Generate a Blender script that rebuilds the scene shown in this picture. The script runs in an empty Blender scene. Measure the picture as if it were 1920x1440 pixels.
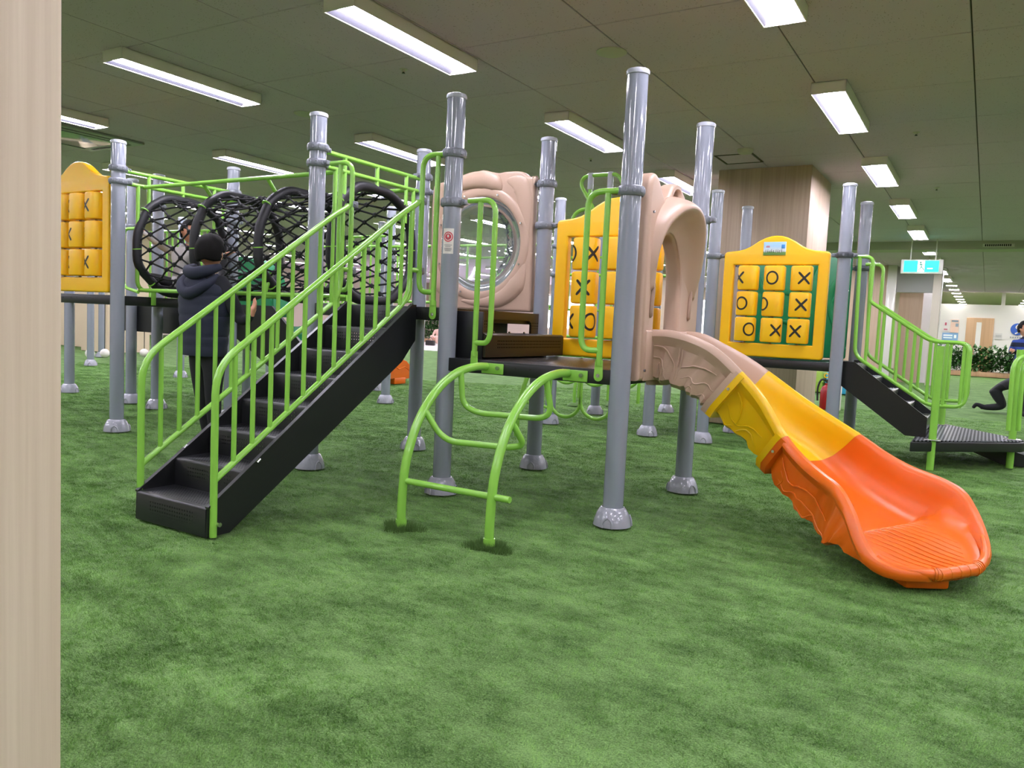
import bpy, bmesh, math, random
from mathutils import Vector, Matrix, noise
from math import pi, sin, cos, sqrt, atan2, radians
random.seed(7)
S = bpy.context.scene
C = S.collection

# ------------------------------------------------------------------ camera
EYE = Vector((0, 0, 1.07))
PITCH, ROLL, YAW, FPX = 0.0789, 0.0470, -0.5442, 1461.5
fw = Vector((sin(YAW) * cos(PITCH), cos(YAW) * cos(PITCH), -sin(PITCH)))
rt = Vector((cos(YAW), -sin(YAW), 0)); up = rt.cross(fw)
r2 = rt * cos(ROLL) + up * sin(ROLL); u2 = up * cos(ROLL) - rt * sin(ROLL)
cam = bpy.data.cameras.new('camera'); co = bpy.data.objects.new('camera', cam); C.objects.link(co)
co.matrix_world = Matrix(((r2.x, u2.x, -fw.x, EYE.x), (r2.y, u2.y, -fw.y, EYE.y), (r2.z, u2.z, -fw.z, EYE.z), (0, 0, 0, 1)))
cam.sensor_width = 36; cam.lens = FPX / 1920 * 36; cam.clip_start = 0.05; cam.clip_end = 200
S.camera = co
# ------------------------------------------------------------------ world, exposure
w = bpy.data.worlds.new('world'); S.world = w; w.use_nodes = True
w.node_tree.nodes['Background'].inputs[0].default_value = (0.8, 0.85, 1, 1)
w.node_tree.nodes['Background'].inputs[1].default_value = 0.05
S.view_settings.view_transform = 'Standard'; S.view_settings.look = 'None'
S.view_settings.gamma = 1; S.view_settings.use_curve_mapping = False
S.view_settings.exposure = 1.88
LAMP = 21.0          # strength of the ceiling lamps
S.cycles.max_bounces = 7; S.cycles.diffuse_bounces = 4; S.cycles.glossy_bounces = 3
S.cycles.transparent_max_bounces = 24; S.cycles.sample_clamp_indirect = 4
S.cycles.use_light_tree = True

# ------------------------------------------------------------------ materials
def lin(h):
    h = h.lstrip('#'); v = [int(h[i:i + 2], 16) / 255 for i in (0, 2, 4)]
    return tuple((x / 12.92 if x <= .04045 else ((x + .055) / 1.055) ** 2.4) for x in v) + (1,)
MATS = {}
def mat(name, col='#888888', rough=.5, metal=0, bump=0, bscale=200, spec=.5, coat=0):
    if name in MATS: return MATS[name]
    m = bpy.data.materials.new(name); m.use_nodes = True; MATS[name] = m
    b = m.node_tree.nodes['Principled BSDF']
    b.inputs['Base Color'].default_value = lin(col) if isinstance(col, str) else col
    b.inputs['Roughness'].default_value = rough; b.inputs['Metallic'].default_value = metal
    b.inputs['Specular IOR Level'].default_value = spec; b.inputs['Coat Weight'].default_value = coat
    if bump:
        N = m.node_tree.nodes; L = m.node_tree.links
        t = N.new('ShaderNodeTexCoord'); n = N.new('ShaderNodeTexNoise'); n.inputs['Scale'].default_value = bscale
        n.inputs['Detail'].default_value = 3
        p = N.new('ShaderNodeBump'); p.inputs['Strength'].default_value = bump; p.inputs['Distance'].default_value = .002
        L.new(t.outputs['Object'], n.inputs['Vector']); L.new(n.outputs['Fac'], p.inputs['Height']); L.new(p.outputs['Normal'], b.inputs['Normal'])
    return m
def nt(m): return m.node_tree.nodes, m.node_tree.links, m.node_tree.nodes['Principled BSDF']
def emis(name, col, s):
    m = bpy.data.materials.new(name); m.use_nodes = True; N, L, b = nt(m); MATS[name] = m
    cl = lin(col) if isinstance(col, str) else col; b.inputs['Base Color'].default_value = cl; b.inputs['Emission Color'].default_value = cl; b.inputs['Emission Strength'].default_value = s
    return m
M_GREEN = mat('lime_green_paint', '#84BE4A', .24, bump=.05, bscale=300, coat=.3)
M_POST = mat('grey_gloss_paint', '#878C98', .15, coat=.6, bump=.01, bscale=20)
M_CLAMP = mat('grey_cast_clamp', '#73777F', .38, metal=.1, bump=.25, bscale=120)
M_FOOT = mat('wrapped_grey_plastic', '#94969E', .14, bump=1.0, bscale=60, coat=.6)
M_YEL = mat('yellow_plastic', '#EFBA10', .36, bump=.12, bscale=150)
M_YEL2 = mat('yellow_slide_plastic', '#E2B60C', .3, bump=.08, bscale=150)
M_ORG = mat('orange_plastic', '#D8640A', .36, bump=.08, bscale=150)
for m_ in (M_YEL, M_YEL2, M_ORG):
    b_ = m_.node_tree.nodes['Principled BSDF']; b_.inputs['Subsurface Weight'].default_value = .35; b_.inputs['Subsurface Scale'].default_value = .03; b_.inputs['Subsurface Radius'].default_value = (1, .6, .3)
M_TAN = mat('tan_plastic', '#B49884', .42, bump=.15, bscale=150)
M_BLK = mat('black_steel', '#17181A', .36, bump=.15, bscale=300)
M_MARK = mat('black_print', '#15120E', .5)
M_PAD = mat('black_padding', '#121217', .55, bump=.4, bscale=90)
M_ROPE = mat('black_rope', '#101013', .8, bump=.5, bscale=400)
M_DGRN = mat('dark_green_plastic', '#0B7A4A', .35, bump=.1, bscale=60)
M_STEEL = mat('bright_steel', '#C8C8C8', .25, metal=1)
M_WHITE = mat('white_paint', '#D9D3CC', .5)
M_CAPW = mat('white_lamp_housing', '#E2DCD4', .45)
M_SKIN = mat('skin', '#C98F75', .6); M_HAIR = mat('dark_hair', '#0C0A09', .75, bump=.4, bscale=150, spec=.2)
M_NAVY = mat('navy_quilted_cloth', '#1B2133', .8, bump=.4, bscale=60)
M_NAVY2 = mat('dark_navy_sleeve', '#11131B', .85); M_TROU = mat('black_trousers', '#101114', .85, bump=.3, bscale=40)
M_GREYC = mat('grey_hoodie', '#A9A7A6', .85, bump=.3, bscale=40)

def wood(name, c1, c2, scale=1.0):
    m = mat(name, c1, .5); N, L, b = nt(m)
    t = N.new('ShaderNodeTexCoord'); mp = N.new('ShaderNodeMapping'); mp.inputs['Scale'].default_value = (70 * scale, 70 * scale, 1.2 * scale)
    n = N.new('ShaderNodeTexNoise'); n.inputs['Scale'].default_value = 1; n.inputs['Detail'].default_value = 5; n.inputs['Roughness'].default_value = .6
    mp2 = N.new('ShaderNodeMapping'); mp2.inputs['Scale'].default_value = (9 * scale, 9 * scale, .35 * scale)
    n2 = N.new('ShaderNodeTexNoise'); n2.inputs['Scale'].default_value = 1; n2.inputs['Detail'].default_value = 2
    mx = N.new('ShaderNodeMix'); mx.data_type = 'FLOAT'; mx.inputs[0].default_value = .45
    r = N.new('ShaderNodeValToRGB'); r.color_ramp.elements[0].position = .34; r.color_ramp.elements[1].position = .66
    r.color_ramp.elements[0].color = lin(c2); r.color_ramp.elements[1].color = lin(c1)
    L.new(t.outputs['Object'], mp.inputs[0]); L.new(mp.outputs[0], n.inputs['Vector']); L.new(t.outputs['Object'], mp2.inputs[0]); L.new(mp2.outputs[0], n2.inputs['Vector'])
    L.new(n.outputs['Fac'], mx.inputs[2]); L.new(n2.outputs['Fac'], mx.inputs[3]); L.new(mx.outputs[0], r.inputs[0]); L.new(r.outputs[0], b.inputs['Base Color'])
    return m
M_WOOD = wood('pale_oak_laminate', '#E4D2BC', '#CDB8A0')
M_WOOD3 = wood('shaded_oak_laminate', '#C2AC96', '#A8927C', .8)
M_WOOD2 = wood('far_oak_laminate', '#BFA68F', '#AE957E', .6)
M_DOORW = wood('door_oak', '#C09A76', '#A88460', .5)

def holes(name, base, axes, pitch, rad, rect, rough=.36, see=True):
    """perforated sheet: round holes on a square pitch inside rect (u0,u1,v0,v1) of object coordinates"""
    m = mat(name, base, rough, bump=.15, bscale=300); N, L, b = nt(m); out = N['Material Output']
    t = N.new('ShaderNodeTexCoord'); s = N.new('ShaderNodeSeparateXYZ'); L.new(t.outputs['Object'], s.inputs[0])
    def M(op, a, bb=None):
        n = N.new('ShaderNodeMath'); n.operation = op
        for i, v in enumerate((a, bb)):
            if v is None: continue
            if isinstance(v, (int, float)): n.inputs[i].default_value = v
            else: L.new(v, n.inputs[i])
        return n.outputs[0]
    u, v = s.outputs[axes[0]], s.outputs[axes[1]]
    du = M('SUBTRACT', M('FRACT', M('DIVIDE', M('ADD', u, 50), pitch)), .5); dv = M('SUBTRACT', M('FRACT', M('DIVIDE', M('ADD', v, 50), pitch)), .5)
    d = M('SQRT', M('ADD', M('MULTIPLY', du, du), M('MULTIPLY', dv, dv)))
    k = M('LESS_THAN', d, rad)
    for val, lo, hi in ((u, rect[0], rect[1]), (v, rect[2], rect[3])):
        k = M('MULTIPLY', k, M('MULTIPLY', M('GREATER_THAN', val, lo), M('LESS_THAN', val, hi)))
    tr = N.new('ShaderNodeBsdfTransparent'); mx = N.new('ShaderNodeMixShader')
    if not see:
        tr = N.new('ShaderNodeBsdfDiffuse'); tr.inputs[0].default_value = (.004, .004, .004, 1)
    L.new(k, mx.inputs[0]); L.new(b.outputs[0], mx.inputs[1]); L.new(tr.outputs[0], mx.inputs[2]); L.new(mx.outputs[0], out.inputs[0])
    return m

# ------------------------------------------------------------------ mesh helpers
def bm_new(): return bmesh.new()
def mesh(bm, name='m', smooth=True, recalc=True):
    if recalc: bmesh.ops.recalc_face_normals(bm, faces=bm.faces)
    me = bpy.data.meshes.new(name); bm.to_mesh(me); bm.free()
    if smooth:
        me.polygons.foreach_set('use_smooth', [True] * len(me.polygons))
        try: me.set_sharp_from_angle(angle=radians(38))
        except Exception: pass
    return me
def box(bm, c, s, bev=0, seg=2, rot=None):
    r = bmesh.ops.create_cube(bm, size=1); vs = r['verts']
    for v in vs: v.co = Vector((v.co.x * s[0], v.co.y * s[1], v.co.z * s[2]))
    if bev:
        es = list({e for v in vs for e in v.link_edges}); r = bmesh.ops.bevel(bm, geom=es, offset=bev, segments=seg, affect='EDGES', profile=.5)
        vs = list({v for f in r['faces'] for v in f.verts} | {v for v in vs if v.is_valid})
        vs = list({v for v in vs if v.is_valid})
        fs = set(); st = list(vs)
        seen = set(st)
        while st:
            v = st.pop()
            for e in v.link_edges:
                o = e.other_vert(v)
                if o not in seen: seen.add(o); st.append(o)
        vs = list(seen)
    for v in vs:
        p = v.co.copy()
        if rot is not None: p = rot @ p
        v.co = p + Vector(c)
def fillet(pts, r, n=5):
    pts = [Vector(p) for p in pts]; out = [pts[0]]
    for i in range(1, len(pts) - 1):
        a, b, c = pts[i - 1], pts[i], pts[i + 1]; rr = r[i] if isinstance(r, (list, tuple)) else r
        d1 = min(rr, (a - b).length * .49); d2 = min(rr, (c - b).length * .49)
        p = b + (a - b).normalized() * d1; q = b + (c - b).normalized() * d2
        for k in range(n + 1):
            t = k / n; out.append(p * (1 - t) ** 2 + b * 2 * t * (1 - t) + q * t * t)
    out.append(pts[-1]); return out
def smoothpts(pts, n=6):
    P = [Vector(p) for p in pts]; out = []
    for i in range(len(P) - 1):
        a = P[max(i - 1, 0)]; b = P[i]; c = P[i + 1]; d = P[min(i + 2, len(P) - 1)]
        for k in range(n):
            t = k / n; out.append(.5 * ((2 * b) + (c - a) * t + (2 * a - 5 * b + 4 * c - d) * t * t + (-a + 3 * b - 3 * c + d) * t ** 3))
    out.append(P[-1]); return out
def tube(bm, pts, r, seg=10, closed=False, cap=True, squash=None):
    pts = [Vector(p) for p in pts]; q = [pts[0]]
    for p in pts[1:]:
        if (p - q[-1]).length > 1e-5: q.append(p)
    pts = q; n = len(pts); rings = []; ref = None
    for i in range(n):
        if closed: t = (pts[(i + 1) % n] - pts[i - 1]).normalized()
        else: t = (pts[min(i + 1, n - 1)] - pts[max(i - 1, 0)]).normalized()
        if ref is None:
            ref = Vector((0, 0, 1)) if abs(t.z) < .9 else Vector((1, 0, 0))
        u = (ref - t * ref.dot(t)).normalized(); v = t.cross(u); ref = u
        rr = r[i] if isinstance(r, (list, tuple)) else r
        rings.append([bm.verts.new(pts[i] + (u * cos(2 * pi * k / seg) + v * sin(2 * pi * k / seg)) * rr) for k in range(seg)])
    m = n if closed else n - 1
    for i in range(m):
        A, B = rings[i], rings[(i + 1) % n]
        for k in range(seg): bm.faces.new((A[k], A[(k + 1) % seg], B[(k + 1) % seg], B[k]))
    if cap and not closed: bm.faces.new(rings[0][::-1]); bm.faces.new(rings[-1])
def lathe(bm, prof, seg=24, c=(0, 0, 0)):
    c = Vector(c); R = []
    for r, z in prof:
        if r < 1e-6: R.append([bm.verts.new(c + Vector((0, 0, z)))])
        else: R.append([bm.verts.new(c + Vector((r * cos(2 * pi * k / seg), r * sin(2 * pi * k / seg), z))) for k in range(seg)])
    for A, B in zip(R, R[1:]):
        for k in range(seg):
            k2 = (k + 1) % seg
            if len(A) == 1 and len(B) == 1: continue
            if len(A) == 1: bm.faces.new((A[0], B[k], B[k2]))
            elif len(B) == 1: bm.faces.new((A[k], A[k2], B[0]))
            else: bm.faces.new((A[k], A[k2], B[k2], B[k]))
def prism(bm, poly, axis, a, b):
    """extrude 2D polygon along axis ('x','y','z') from a to b"""
    def P(u, v, w): return {'x': (w, u, v), 'y': (u, w, v), 'z': (u, v, w)}[axis]
    A = [bm.verts.new(P(u, v, a)) for u, v in poly]; B = [bm.verts.new(P(u, v, b)) for u, v in poly]
    n = len(poly); bm.faces.new(A[::-1]); bm.faces.new(B)
    for i in range(n): bm.faces.new((A[i], A[(i + 1) % n], B[(i + 1) % n], B[i]))
def plate(splines, thick, bev, M=None, res=3):
    """flat plate with holes: outlines in XY, thickness in Z, rounded edges"""
    cu = bpy.data.curves.new('c', 'CURVE'); cu.dimensions = '2D'; cu.fill_mode = 'BOTH'
    cu.extrude = max(thick / 2 - bev, 0); cu.bevel_depth = bev; cu.bevel_resolution = res; cu.offset = -bev
    for sp in splines:
        s = cu.splines.new('POLY'); s.points.add(len(sp) - 1)
        for p, q in zip(s.points, sp): p.co = (q[0], q[1], 0, 1)
        s.use_cyclic_u = True
    o = bpy.data.objects.new('c', cu); C.objects.link(o); bpy.context.view_layer.update()
    dg = bpy.context.evaluated_depsgraph_get(); me = bpy.data.meshes.new_from_object(o.evaluated_get(dg))
    bpy.data.objects.remove(o); bpy.data.curves.remove(cu); me.materials.clear()
    bm = bmesh.new(); bm.from_mesh(me); bmesh.ops.remove_doubles(bm, verts=bm.verts, dist=1e-5); bpy.data.meshes.remove(me)
    if M is not None: bm.transform(M)
    return mesh(bm)
def VERT(x, y, z, ang=0):    # plate XY -> world vertical, facing -Y when ang=0
    return Matrix.Translation((x, y, z)) @ Matrix.Rotation(ang, 4, 'Z') @ Matrix(((1, 0, 0, 0), (0, 0, -1, 0), (0, 1, 0, 0), (0, 0, 0, 1)))

# ------------------------------------------------------------------ object helpers
def thing(name, label, cat, loc=(0, 0, 0), group=None):
    o = bpy.data.objects.new(name, None); C.objects.link(o); o.location = loc; o.empty_display_size = .1
    o['label'] = label; o['category'] = cat
    if group: o['group'] = group
    return o
def origin(o):
    v = Vector((0, 0, 0))
    while o is not None: v += Vector(o.location); o = o.parent
    return v
def part(name, me, m, parent, label=None, local=False, loc=None):
    """me in world coordinates unless local"""
    if isinstance(me, bmesh.types.BMesh): me = mesh(me, name)
    if not local: me.transform(Matrix.Translation(-origin(parent)))
    if m is not None and not me.materials: me.materials.append(m)
    o = bpy.data.objects.new(name, me); C.objects.link(o); o.parent = parent
    if loc is not None: o.location = loc
    if label: o['label'] = label
    return o
def single(name, me, m, label, cat, loc=(0, 0, 0), group=None):
    if isinstance(me, bmesh.types.BMesh): me = mesh(me, name)
    me.transform(Matrix.Translation(-Vector(loc)))
    if not me.materials: me.materials.append(m)
    o = bpy.data.objects.new(name, me); C.objects.link(o); o.location = loc; o['label'] = label; o['category'] = cat
    if group: o['group'] = group
    return o
def struct(name, me, m, label=None):
    if isinstance(me, bmesh.types.BMesh): me = mesh(me, name)
    if not me.materials and m: me.materials.append(m)
    o = bpy.data.objects.new(name, me); C.objects.link(o); o['kind'] = 'structure'
    if label: o['label'] = label
    return o
def bx(c, s, bev=0):
    bm = bm_new(); box(bm, c, s, bev); return bm
def lohi(x0, x1, y0, y1, z0, z1, bev=0):
    return bx(((x0 + x1) / 2, (y0 + y1) / 2, (z0 + z1) / 2), (x1 - x0, y1 - y0, z1 - z0), bev)

CEIL = 2.94
# ------------------------------------------------------------------ floor
def turf_color(m, tint=1.0, tex='Generated'):
    N, L, b = nt(m)
    g = N.new('ShaderNodeNewGeometry')
    n = N.new('ShaderNodeTexNoise'); n.inputs['Scale'].default_value = 2.9; n.inputs['Detail'].default_value = 8; n.inputs['Roughness'].default_value = .72
    mp = N.new('ShaderNodeMapping'); mp.inputs['Rotation'].default_value = (0, 0, .5); mp.inputs['Scale'].default_value = (1.0, 1.9, 1)
    n2 = N.new('ShaderNodeTexNoise'); n2.inputs['Scale'].default_value = 190; n2.inputs['Detail'].default_value = 4
    L.new(g.outputs['Position'], mp.inputs[0]); L.new(mp.outputs[0], n.inputs['Vector']); L.new(g.outputs['Position'], n2.inputs['Vector'])
    mx = N.new('ShaderNodeMix'); mx.data_type = 'FLOAT'; mx.inputs[0].default_value = .42
    L.new(n.outputs['Fac'], mx.inputs[2]); L.new(n2.outputs['Fac'], mx.inputs[3])
    r = N.new('ShaderNodeValToRGB'); e = r.color_ramp.elements
    e[0].position = .39; e[0].color = tuple(c * tint for c in lin('#44662C')[:3]) + (1,)
    e[1].position = .61; e[1].color = tuple(c * tint for c in lin('#88B066')[:3]) + (1,)
    L.new(mx.outputs[0], r.inputs[0]); L.new(r.outputs[0], b.inputs['Base Color'])
    b.inputs['Roughness'].default_value = .75; b.inputs['Specular IOR Level'].default_value = .15
    return r
M_TURF = mat('artificial_turf', '#4F7A35', .9); turf_color(M_TURF, .80)  # tint puts the pile's self-shadowing into the flat turf colour
N, L, b = nt(M_TURF)
g = N.new('ShaderNodeNewGeometry'); n = N.new('ShaderNodeTexNoise'); n.inputs['Scale'].default_value = 130; n.inputs['Detail'].default_value = 6
bp = N.new('ShaderNodeBump'); bp.inputs['Strength'].default_value = .9; bp.inputs['Distance'].default_value = .02
L.new(g.outputs['Position'], n.inputs['Vector']); L.new(n.outputs['Fac'], bp.inputs['Height']); L.new(bp.outputs['Normal'], b.inputs['Normal'])
M_BLADE = mat('turf_blade', '#5A8A3A', .6); rr = turf_color(M_BLADE, 1.28)
struct('floor', lohi(-26, 9, -4, 46, -.2, -.012), M_TURF, 'bright green artificial turf floor')

bm = bm_new()
for k in range(16):
    a = random.random() * 2 * pi; r = random.random() ** .5 * .022; x, y = r * cos(a), r * sin(a)
    b2 = random.random() * 2 * pi; wd = .0008 + .0005 * random.random(); h = .015 + random.random() * .009; le = .003 + random.random() * .011; la = random.gauss(.3, 1.3)
    dx, dy = cos(b2) * wd, sin(b2) * wd; lx, ly = cos(la) * le, sin(la) * le
    v = [bm.verts.new(p) for p in ((x - dx, y - dy, -.014), (x + dx, y + dy, -.014), (x + dx + lx * .35, y + dy + ly * .35, h * .6 - .014), (x - dx + lx * .35, y - dy + ly * .35, h * .6 - .014), (x + lx, y + ly, h - .014))]
    bm.faces.new((v[0], v[1], v[2], v[3])); bm.faces.new((v[3], v[2], v[4]))
tuft_me = mesh(bm, 'tuft', smooth=False); tuft_me.materials.append(M_BLADE)
tuft = bpy.data.objects.new('tuft_source', tuft_me)
# pile area: the turf nearest the visitor, where single blades read
NEAR = [(-1.05, .62), (-.05, 1.0), (1.1, 1.6), (2.2, 4.5), (3.4, 13), (-4, 13), (-12, 11), (-14, 8.0), (-8.5, 4.2)]
bm = bm_new(); bm.faces.new([bm.verts.new((x, y, -.011)) for x, y in NEAR]); pile_me = mesh(bm, 'pile', smooth=False); pile_me.materials.append(M_BLADE)
pile = bpy.data.objects.new('turf_pile', pile_me); C.objects.link(pile)
pile['label'] = 'short green blades of artificial turf in the foreground'; pile['category'] = 'turf'; pile['kind'] = 'stuff'
ng = bpy.data.node_groups.new('pile', 'GeometryNodeTree'); ng.interface.new_socket('Geometry', in_out='INPUT', socket_type='NodeSocketGeometry'); ng.interface.new_socket('Geometry', in_out='OUTPUT', socket_type='NodeSocketGeometry')
N = ng.nodes; L = ng.links
gi = N.new('NodeGroupInput'); go = N.new('NodeGroupOutput'); dp = N.new('GeometryNodeDistributePointsOnFaces'); dp.inputs['Density'].default_value = 1500
po = N.new('GeometryNodeInputPosition'); ln = N.new('ShaderNodeVectorMath'); ln.operation = 'LENGTH'; dm = N.new('ShaderNodeMapRange'); dm.inputs[1].default_value = 2.5; dm.inputs[2].default_value = 12; dm.inputs[3].default_value = 4600; dm.inputs[4].default_value = 0
L.new(po.outputs[0], ln.inputs[0]); L.new(ln.outputs['Value'], dm.inputs[0]); L.new(dm.outputs[0], dp.inputs['Density'])
ip = N.new('GeometryNodeInstanceOnPoints'); oi = N.new('GeometryNodeObjectInfo'); oi.inputs['Object'].default_value = tuft
rv = N.new('FunctionNodeRandomValue'); rv.data_type = 'FLOAT_VECTOR'; rv.inputs[0].default_value = (-.12, -.12, -.9); rv.inputs[1].default_value = (.12, .12, .9)
pos = N.new('GeometryNodeInputPosition'); nz = N.new('ShaderNodeTexNoise'); nz.inputs['Scale'].default_value = 1.6; nz.inputs['Detail'].default_value = 2
mr = N.new('ShaderNodeMapRange'); mr.inputs[1].default_value = .35; mr.inputs[2].default_value = .65; mr.inputs[3].default_value = -2.6; mr.inputs[4].default_value = 1.6
cx = N.new('ShaderNodeCombineXYZ'); va = N.new('ShaderNodeVectorMath'); va.operation = 'ADD'
rs = N.new('FunctionNodeRandomValue'); rs.inputs[2].default_value = .75; rs.inputs[3].default_value = 1.2
L.new(gi.outputs[0], dp.inputs[0]); L.new(dp.outputs['Points'], ip.inputs['Points']); L.new(oi.outputs['Geometry'], ip.inputs['Instance'])
L.new(pos.outputs[0], nz.inputs['Vector']); L.new(nz.outputs['Fac'], mr.inputs[0]); L.new(mr.outputs[0], cx.inputs[2]); L.new(rv.outputs[0], va.inputs[0]); L.new(cx.outputs[0], va.inputs[1])
L.new(va.outputs[0], ip.inputs['Rotation']); L.new(rs.outputs[1], ip.inputs['Scale']); L.new(ip.outputs[0], go.inputs[0])
md = pile.modifiers.new('pile', 'NODES'); md.node_group = ng

# ------------------------------------------------------------------ ceiling with tiles
M_CEIL = mat('acoustic_ceiling_tile', '#A8A08C', .9); N, L, b = nt(M_CEIL)
t = N.new('ShaderNodeTexCoord'); vo = N.new('ShaderNodeTexVoronoi'); vo.inputs['Scale'].default_value = 34; vo.inputs['Randomness'].default_value = 1
mp = N.new('ShaderNodeMapping'); mp.inputs['Scale'].default_value = (1, 2.0, 1); mp.inputs['Rotation'].default_value = (0, 0, .6)
n = N.new('ShaderNodeTexNoise'); n.inputs['Scale'].default_value = 9
m1 = N.new('ShaderNodeMath'); m1.operation = 'LESS_THAN'; m1.inputs[1].default_value = .17
m2 = N.new('ShaderNodeMath'); m2.operation = 'GREATER_THAN'; m2.inputs[1].default_value = .47; m3 = N.new('ShaderNodeMath'); m3.operation = 'MULTIPLY'
mx = N.new('ShaderNodeMix'); mx.data_type = 'RGBA'; mx.inputs[6].default_value = lin('#BEACBE'); mx.inputs[7].default_value = lin('#857A7C')
L.new(t.outputs['Object'], mp.inputs[0]); L.new(mp.outputs[0], vo.inputs['Vector']); L.new(t.outputs['Object'], n.inputs['Vector'])
L.new(vo.outputs['Distance'], m1.inputs[0]); L.new(n.outputs['Fac'], m2.inputs[0]); L.new(m1.outputs[0], m3.inputs[0]); L.new(m2.outputs[0], m3.inputs[1])
L.new(m3.outputs[0], mx.inputs[0]); L.new(mx.outputs[2], b.inputs['Base Color'])
M_CGAP = mat('ceiling_joint', '#4E4A3E', .9)
struct('ceiling', lohi(-4, 9, 33, 46, CEIL, CEIL + .2), mat('far_ceiling', '#C2BAA8', .9), 'pale ceiling of the hall beyond the white wall')
ceil = struct('ceiling', lohi(-26, 9, -4, 33, CEIL + .012, CEIL + .2), M_CGAP, 'flat suspended ceiling of square acoustic tiles')
TP = 1.0154; GAP = .008
bm = bm_new(); s = TP - GAP
box(bm, (0, 0, .006), (s, s, .012)); bmesh.ops.bevel(bm, geom=[e for e in bm.edges if all(v.co.z < .001 for v in e.verts)], offset=.003, segments=1, affect='EDGES')
tile_me = mesh(bm, 'tile', smooth=False); tile_me.materials.append(M_CEIL)
cnt = 0; rest = bm_new()
for i in range(-9, 26):
    for j in range(-8, 29):
        x = -.231 - TP * (i + .5); y = 3.502 + TP * (j + .5)
        if not (-26 < x < 9 and -3.5 < y < 32.6): continue
        near = (-1.2 + (y - 2) * -1.9 < x < 1.6) and 2.2 < y < 19 and x > -13
        if near and cnt < 290:
            o = bpy.data.objects.new('ceiling_tile', tile_me); C.objects.link(o); o.parent = ceil; o.location = (x, y, CEIL); cnt += 1
            if (i + j) % 2: o.rotation_euler = (0, 0, pi / 2)
        else:
            box(rest, (x, y, CEIL + .006), (s, s, .012))
o = part('ceiling_tile', rest, M_CEIL, ceil); o['kind'] = 'stuff'

# ------------------------------------------------------------------ walls
M_WALL = mat('beige_wall', '#CDBFAF', .8); M_WALLW = mat('white_wall', '#DDD8D6', .7); M_WALLL = mat('beige_low_wall', '#C9B69B', .8)
struct('wall_left', lohi(-26.2, -26, -4, 33, 0, CEIL), M_WALL); struct('wall_right', lohi(9, 9.2, -4, 46, 0, CEIL), M_WALL); struct('wall_end', lohi(-4.2, 9, 46, 46.2, 0, CEIL), M_WALLW); struct('wall_inner', lohi(-4.2, -4, 33.2, 46, 0, CEIL), M_WALL)
struct('wall_front', lohi(-26, 9, -4.2, -4, 0, CEIL), M_WALL); struct('wall_back', lohi(-26, -1.9, 33, 33.2, 0, CEIL), M_WALL)

# ------------------------------------------------------------------ ceiling lights
LX0, LPX, LY0, LPY, LW, LL = -1.27, 2.263, 6.176, 2.707, .245, 1.28
bm = bm_new()   # housing: open-bottomed tray with sloping reflectors
H = .085
for sx in (-1, 1): box(bm, (sx * (LW / 2 - .003), 0, -H / 2), (.006, LL, H))
for sy in (-1, 1): box(bm, (0, sy * (LL / 2 - .003), -H / 2), (LW, .006, H))
box(bm, (0, 0, -.004), (LW, LL, .008))
housing = mesh(bm, 'housing', smooth=False); housing.materials.append(M_CAPW)
bm = bm_new()
for sx in (-1, 1):
    v = [bm.verts.new(p) for p in ((sx * (LW / 2 - .008), -LL / 2 + .01, -H + .004), (sx * (LW / 2 - .008), LL / 2 - .01, -H + .004), (sx * .05, LL / 2 - .01, -.03), (sx * .05, -LL / 2 + .01, -.03))]
    bm.faces.new(v)
refl = mesh(bm, 'refl', smooth=False); refl.materials.append(mat('grey_reflector', '#3A3A42', .5))
bm = bm_new(); prism(bm, [(-.055, -.026), (-.045, -.068), (-.02, -.081), (.02, -.081), (.045, -.068), (.055, -.026)], 'y', -LL / 2 + .01, LL / 2 - .01)
lampm = mesh(bm, 'lamp', smooth=True); lampm.materials.append(emis('lamp_diffuser', (1.0, .95, 1.11, 1), LAMP))
colname = {-3: 'row farthest to the right', -2: 'row beyond the right edge', -1: 'row just outside the right edge', 0: 'right-hand row', 1: 'second row from the right', 2: 'third row from the right', 3: 'fourth row from the right', 4: 'fifth row from the right', 5: 'sixth row from the right', 6: 'seventh row from the right', 7: 'eighth row from the right', 8: 'ninth row from the right', 9: 'tenth row from the right'}
rown = ['behind the viewer', 'overhead', 'nearest in view', 'second in view', 'third in view', 'fourth in view', 'fifth in view', 'sixth in view', 'seventh in view', 'eighth in view', 'ninth in view', 'tenth in view']
for i in range(-3, 10):
    for j in range(-3, 9):
        x = LX0 + LW / 2 - i * LPX; y = LY0 + LL / 2 + j * LPY
        if y > 27.5 and i <= 0: continue
        if y > 31 or x < -22 or y < -3.5: continue
        if i < 0 and i > -3 and y < 0: pass
        if -2.9 < x < -1.7 and 8.9 < y < 10.6: continue
        t = thing('ceiling_light', 'ceiling light, %s, %s' % (colname[i], rown[j + 3]), 'ceiling light', (x, y, CEIL), 'long ceiling lights in rows')
        part('housing', housing, None, t, local=True); part('reflector', refl, None, t, local=True); part('lamp', lampm, None, t, local=True)

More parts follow.
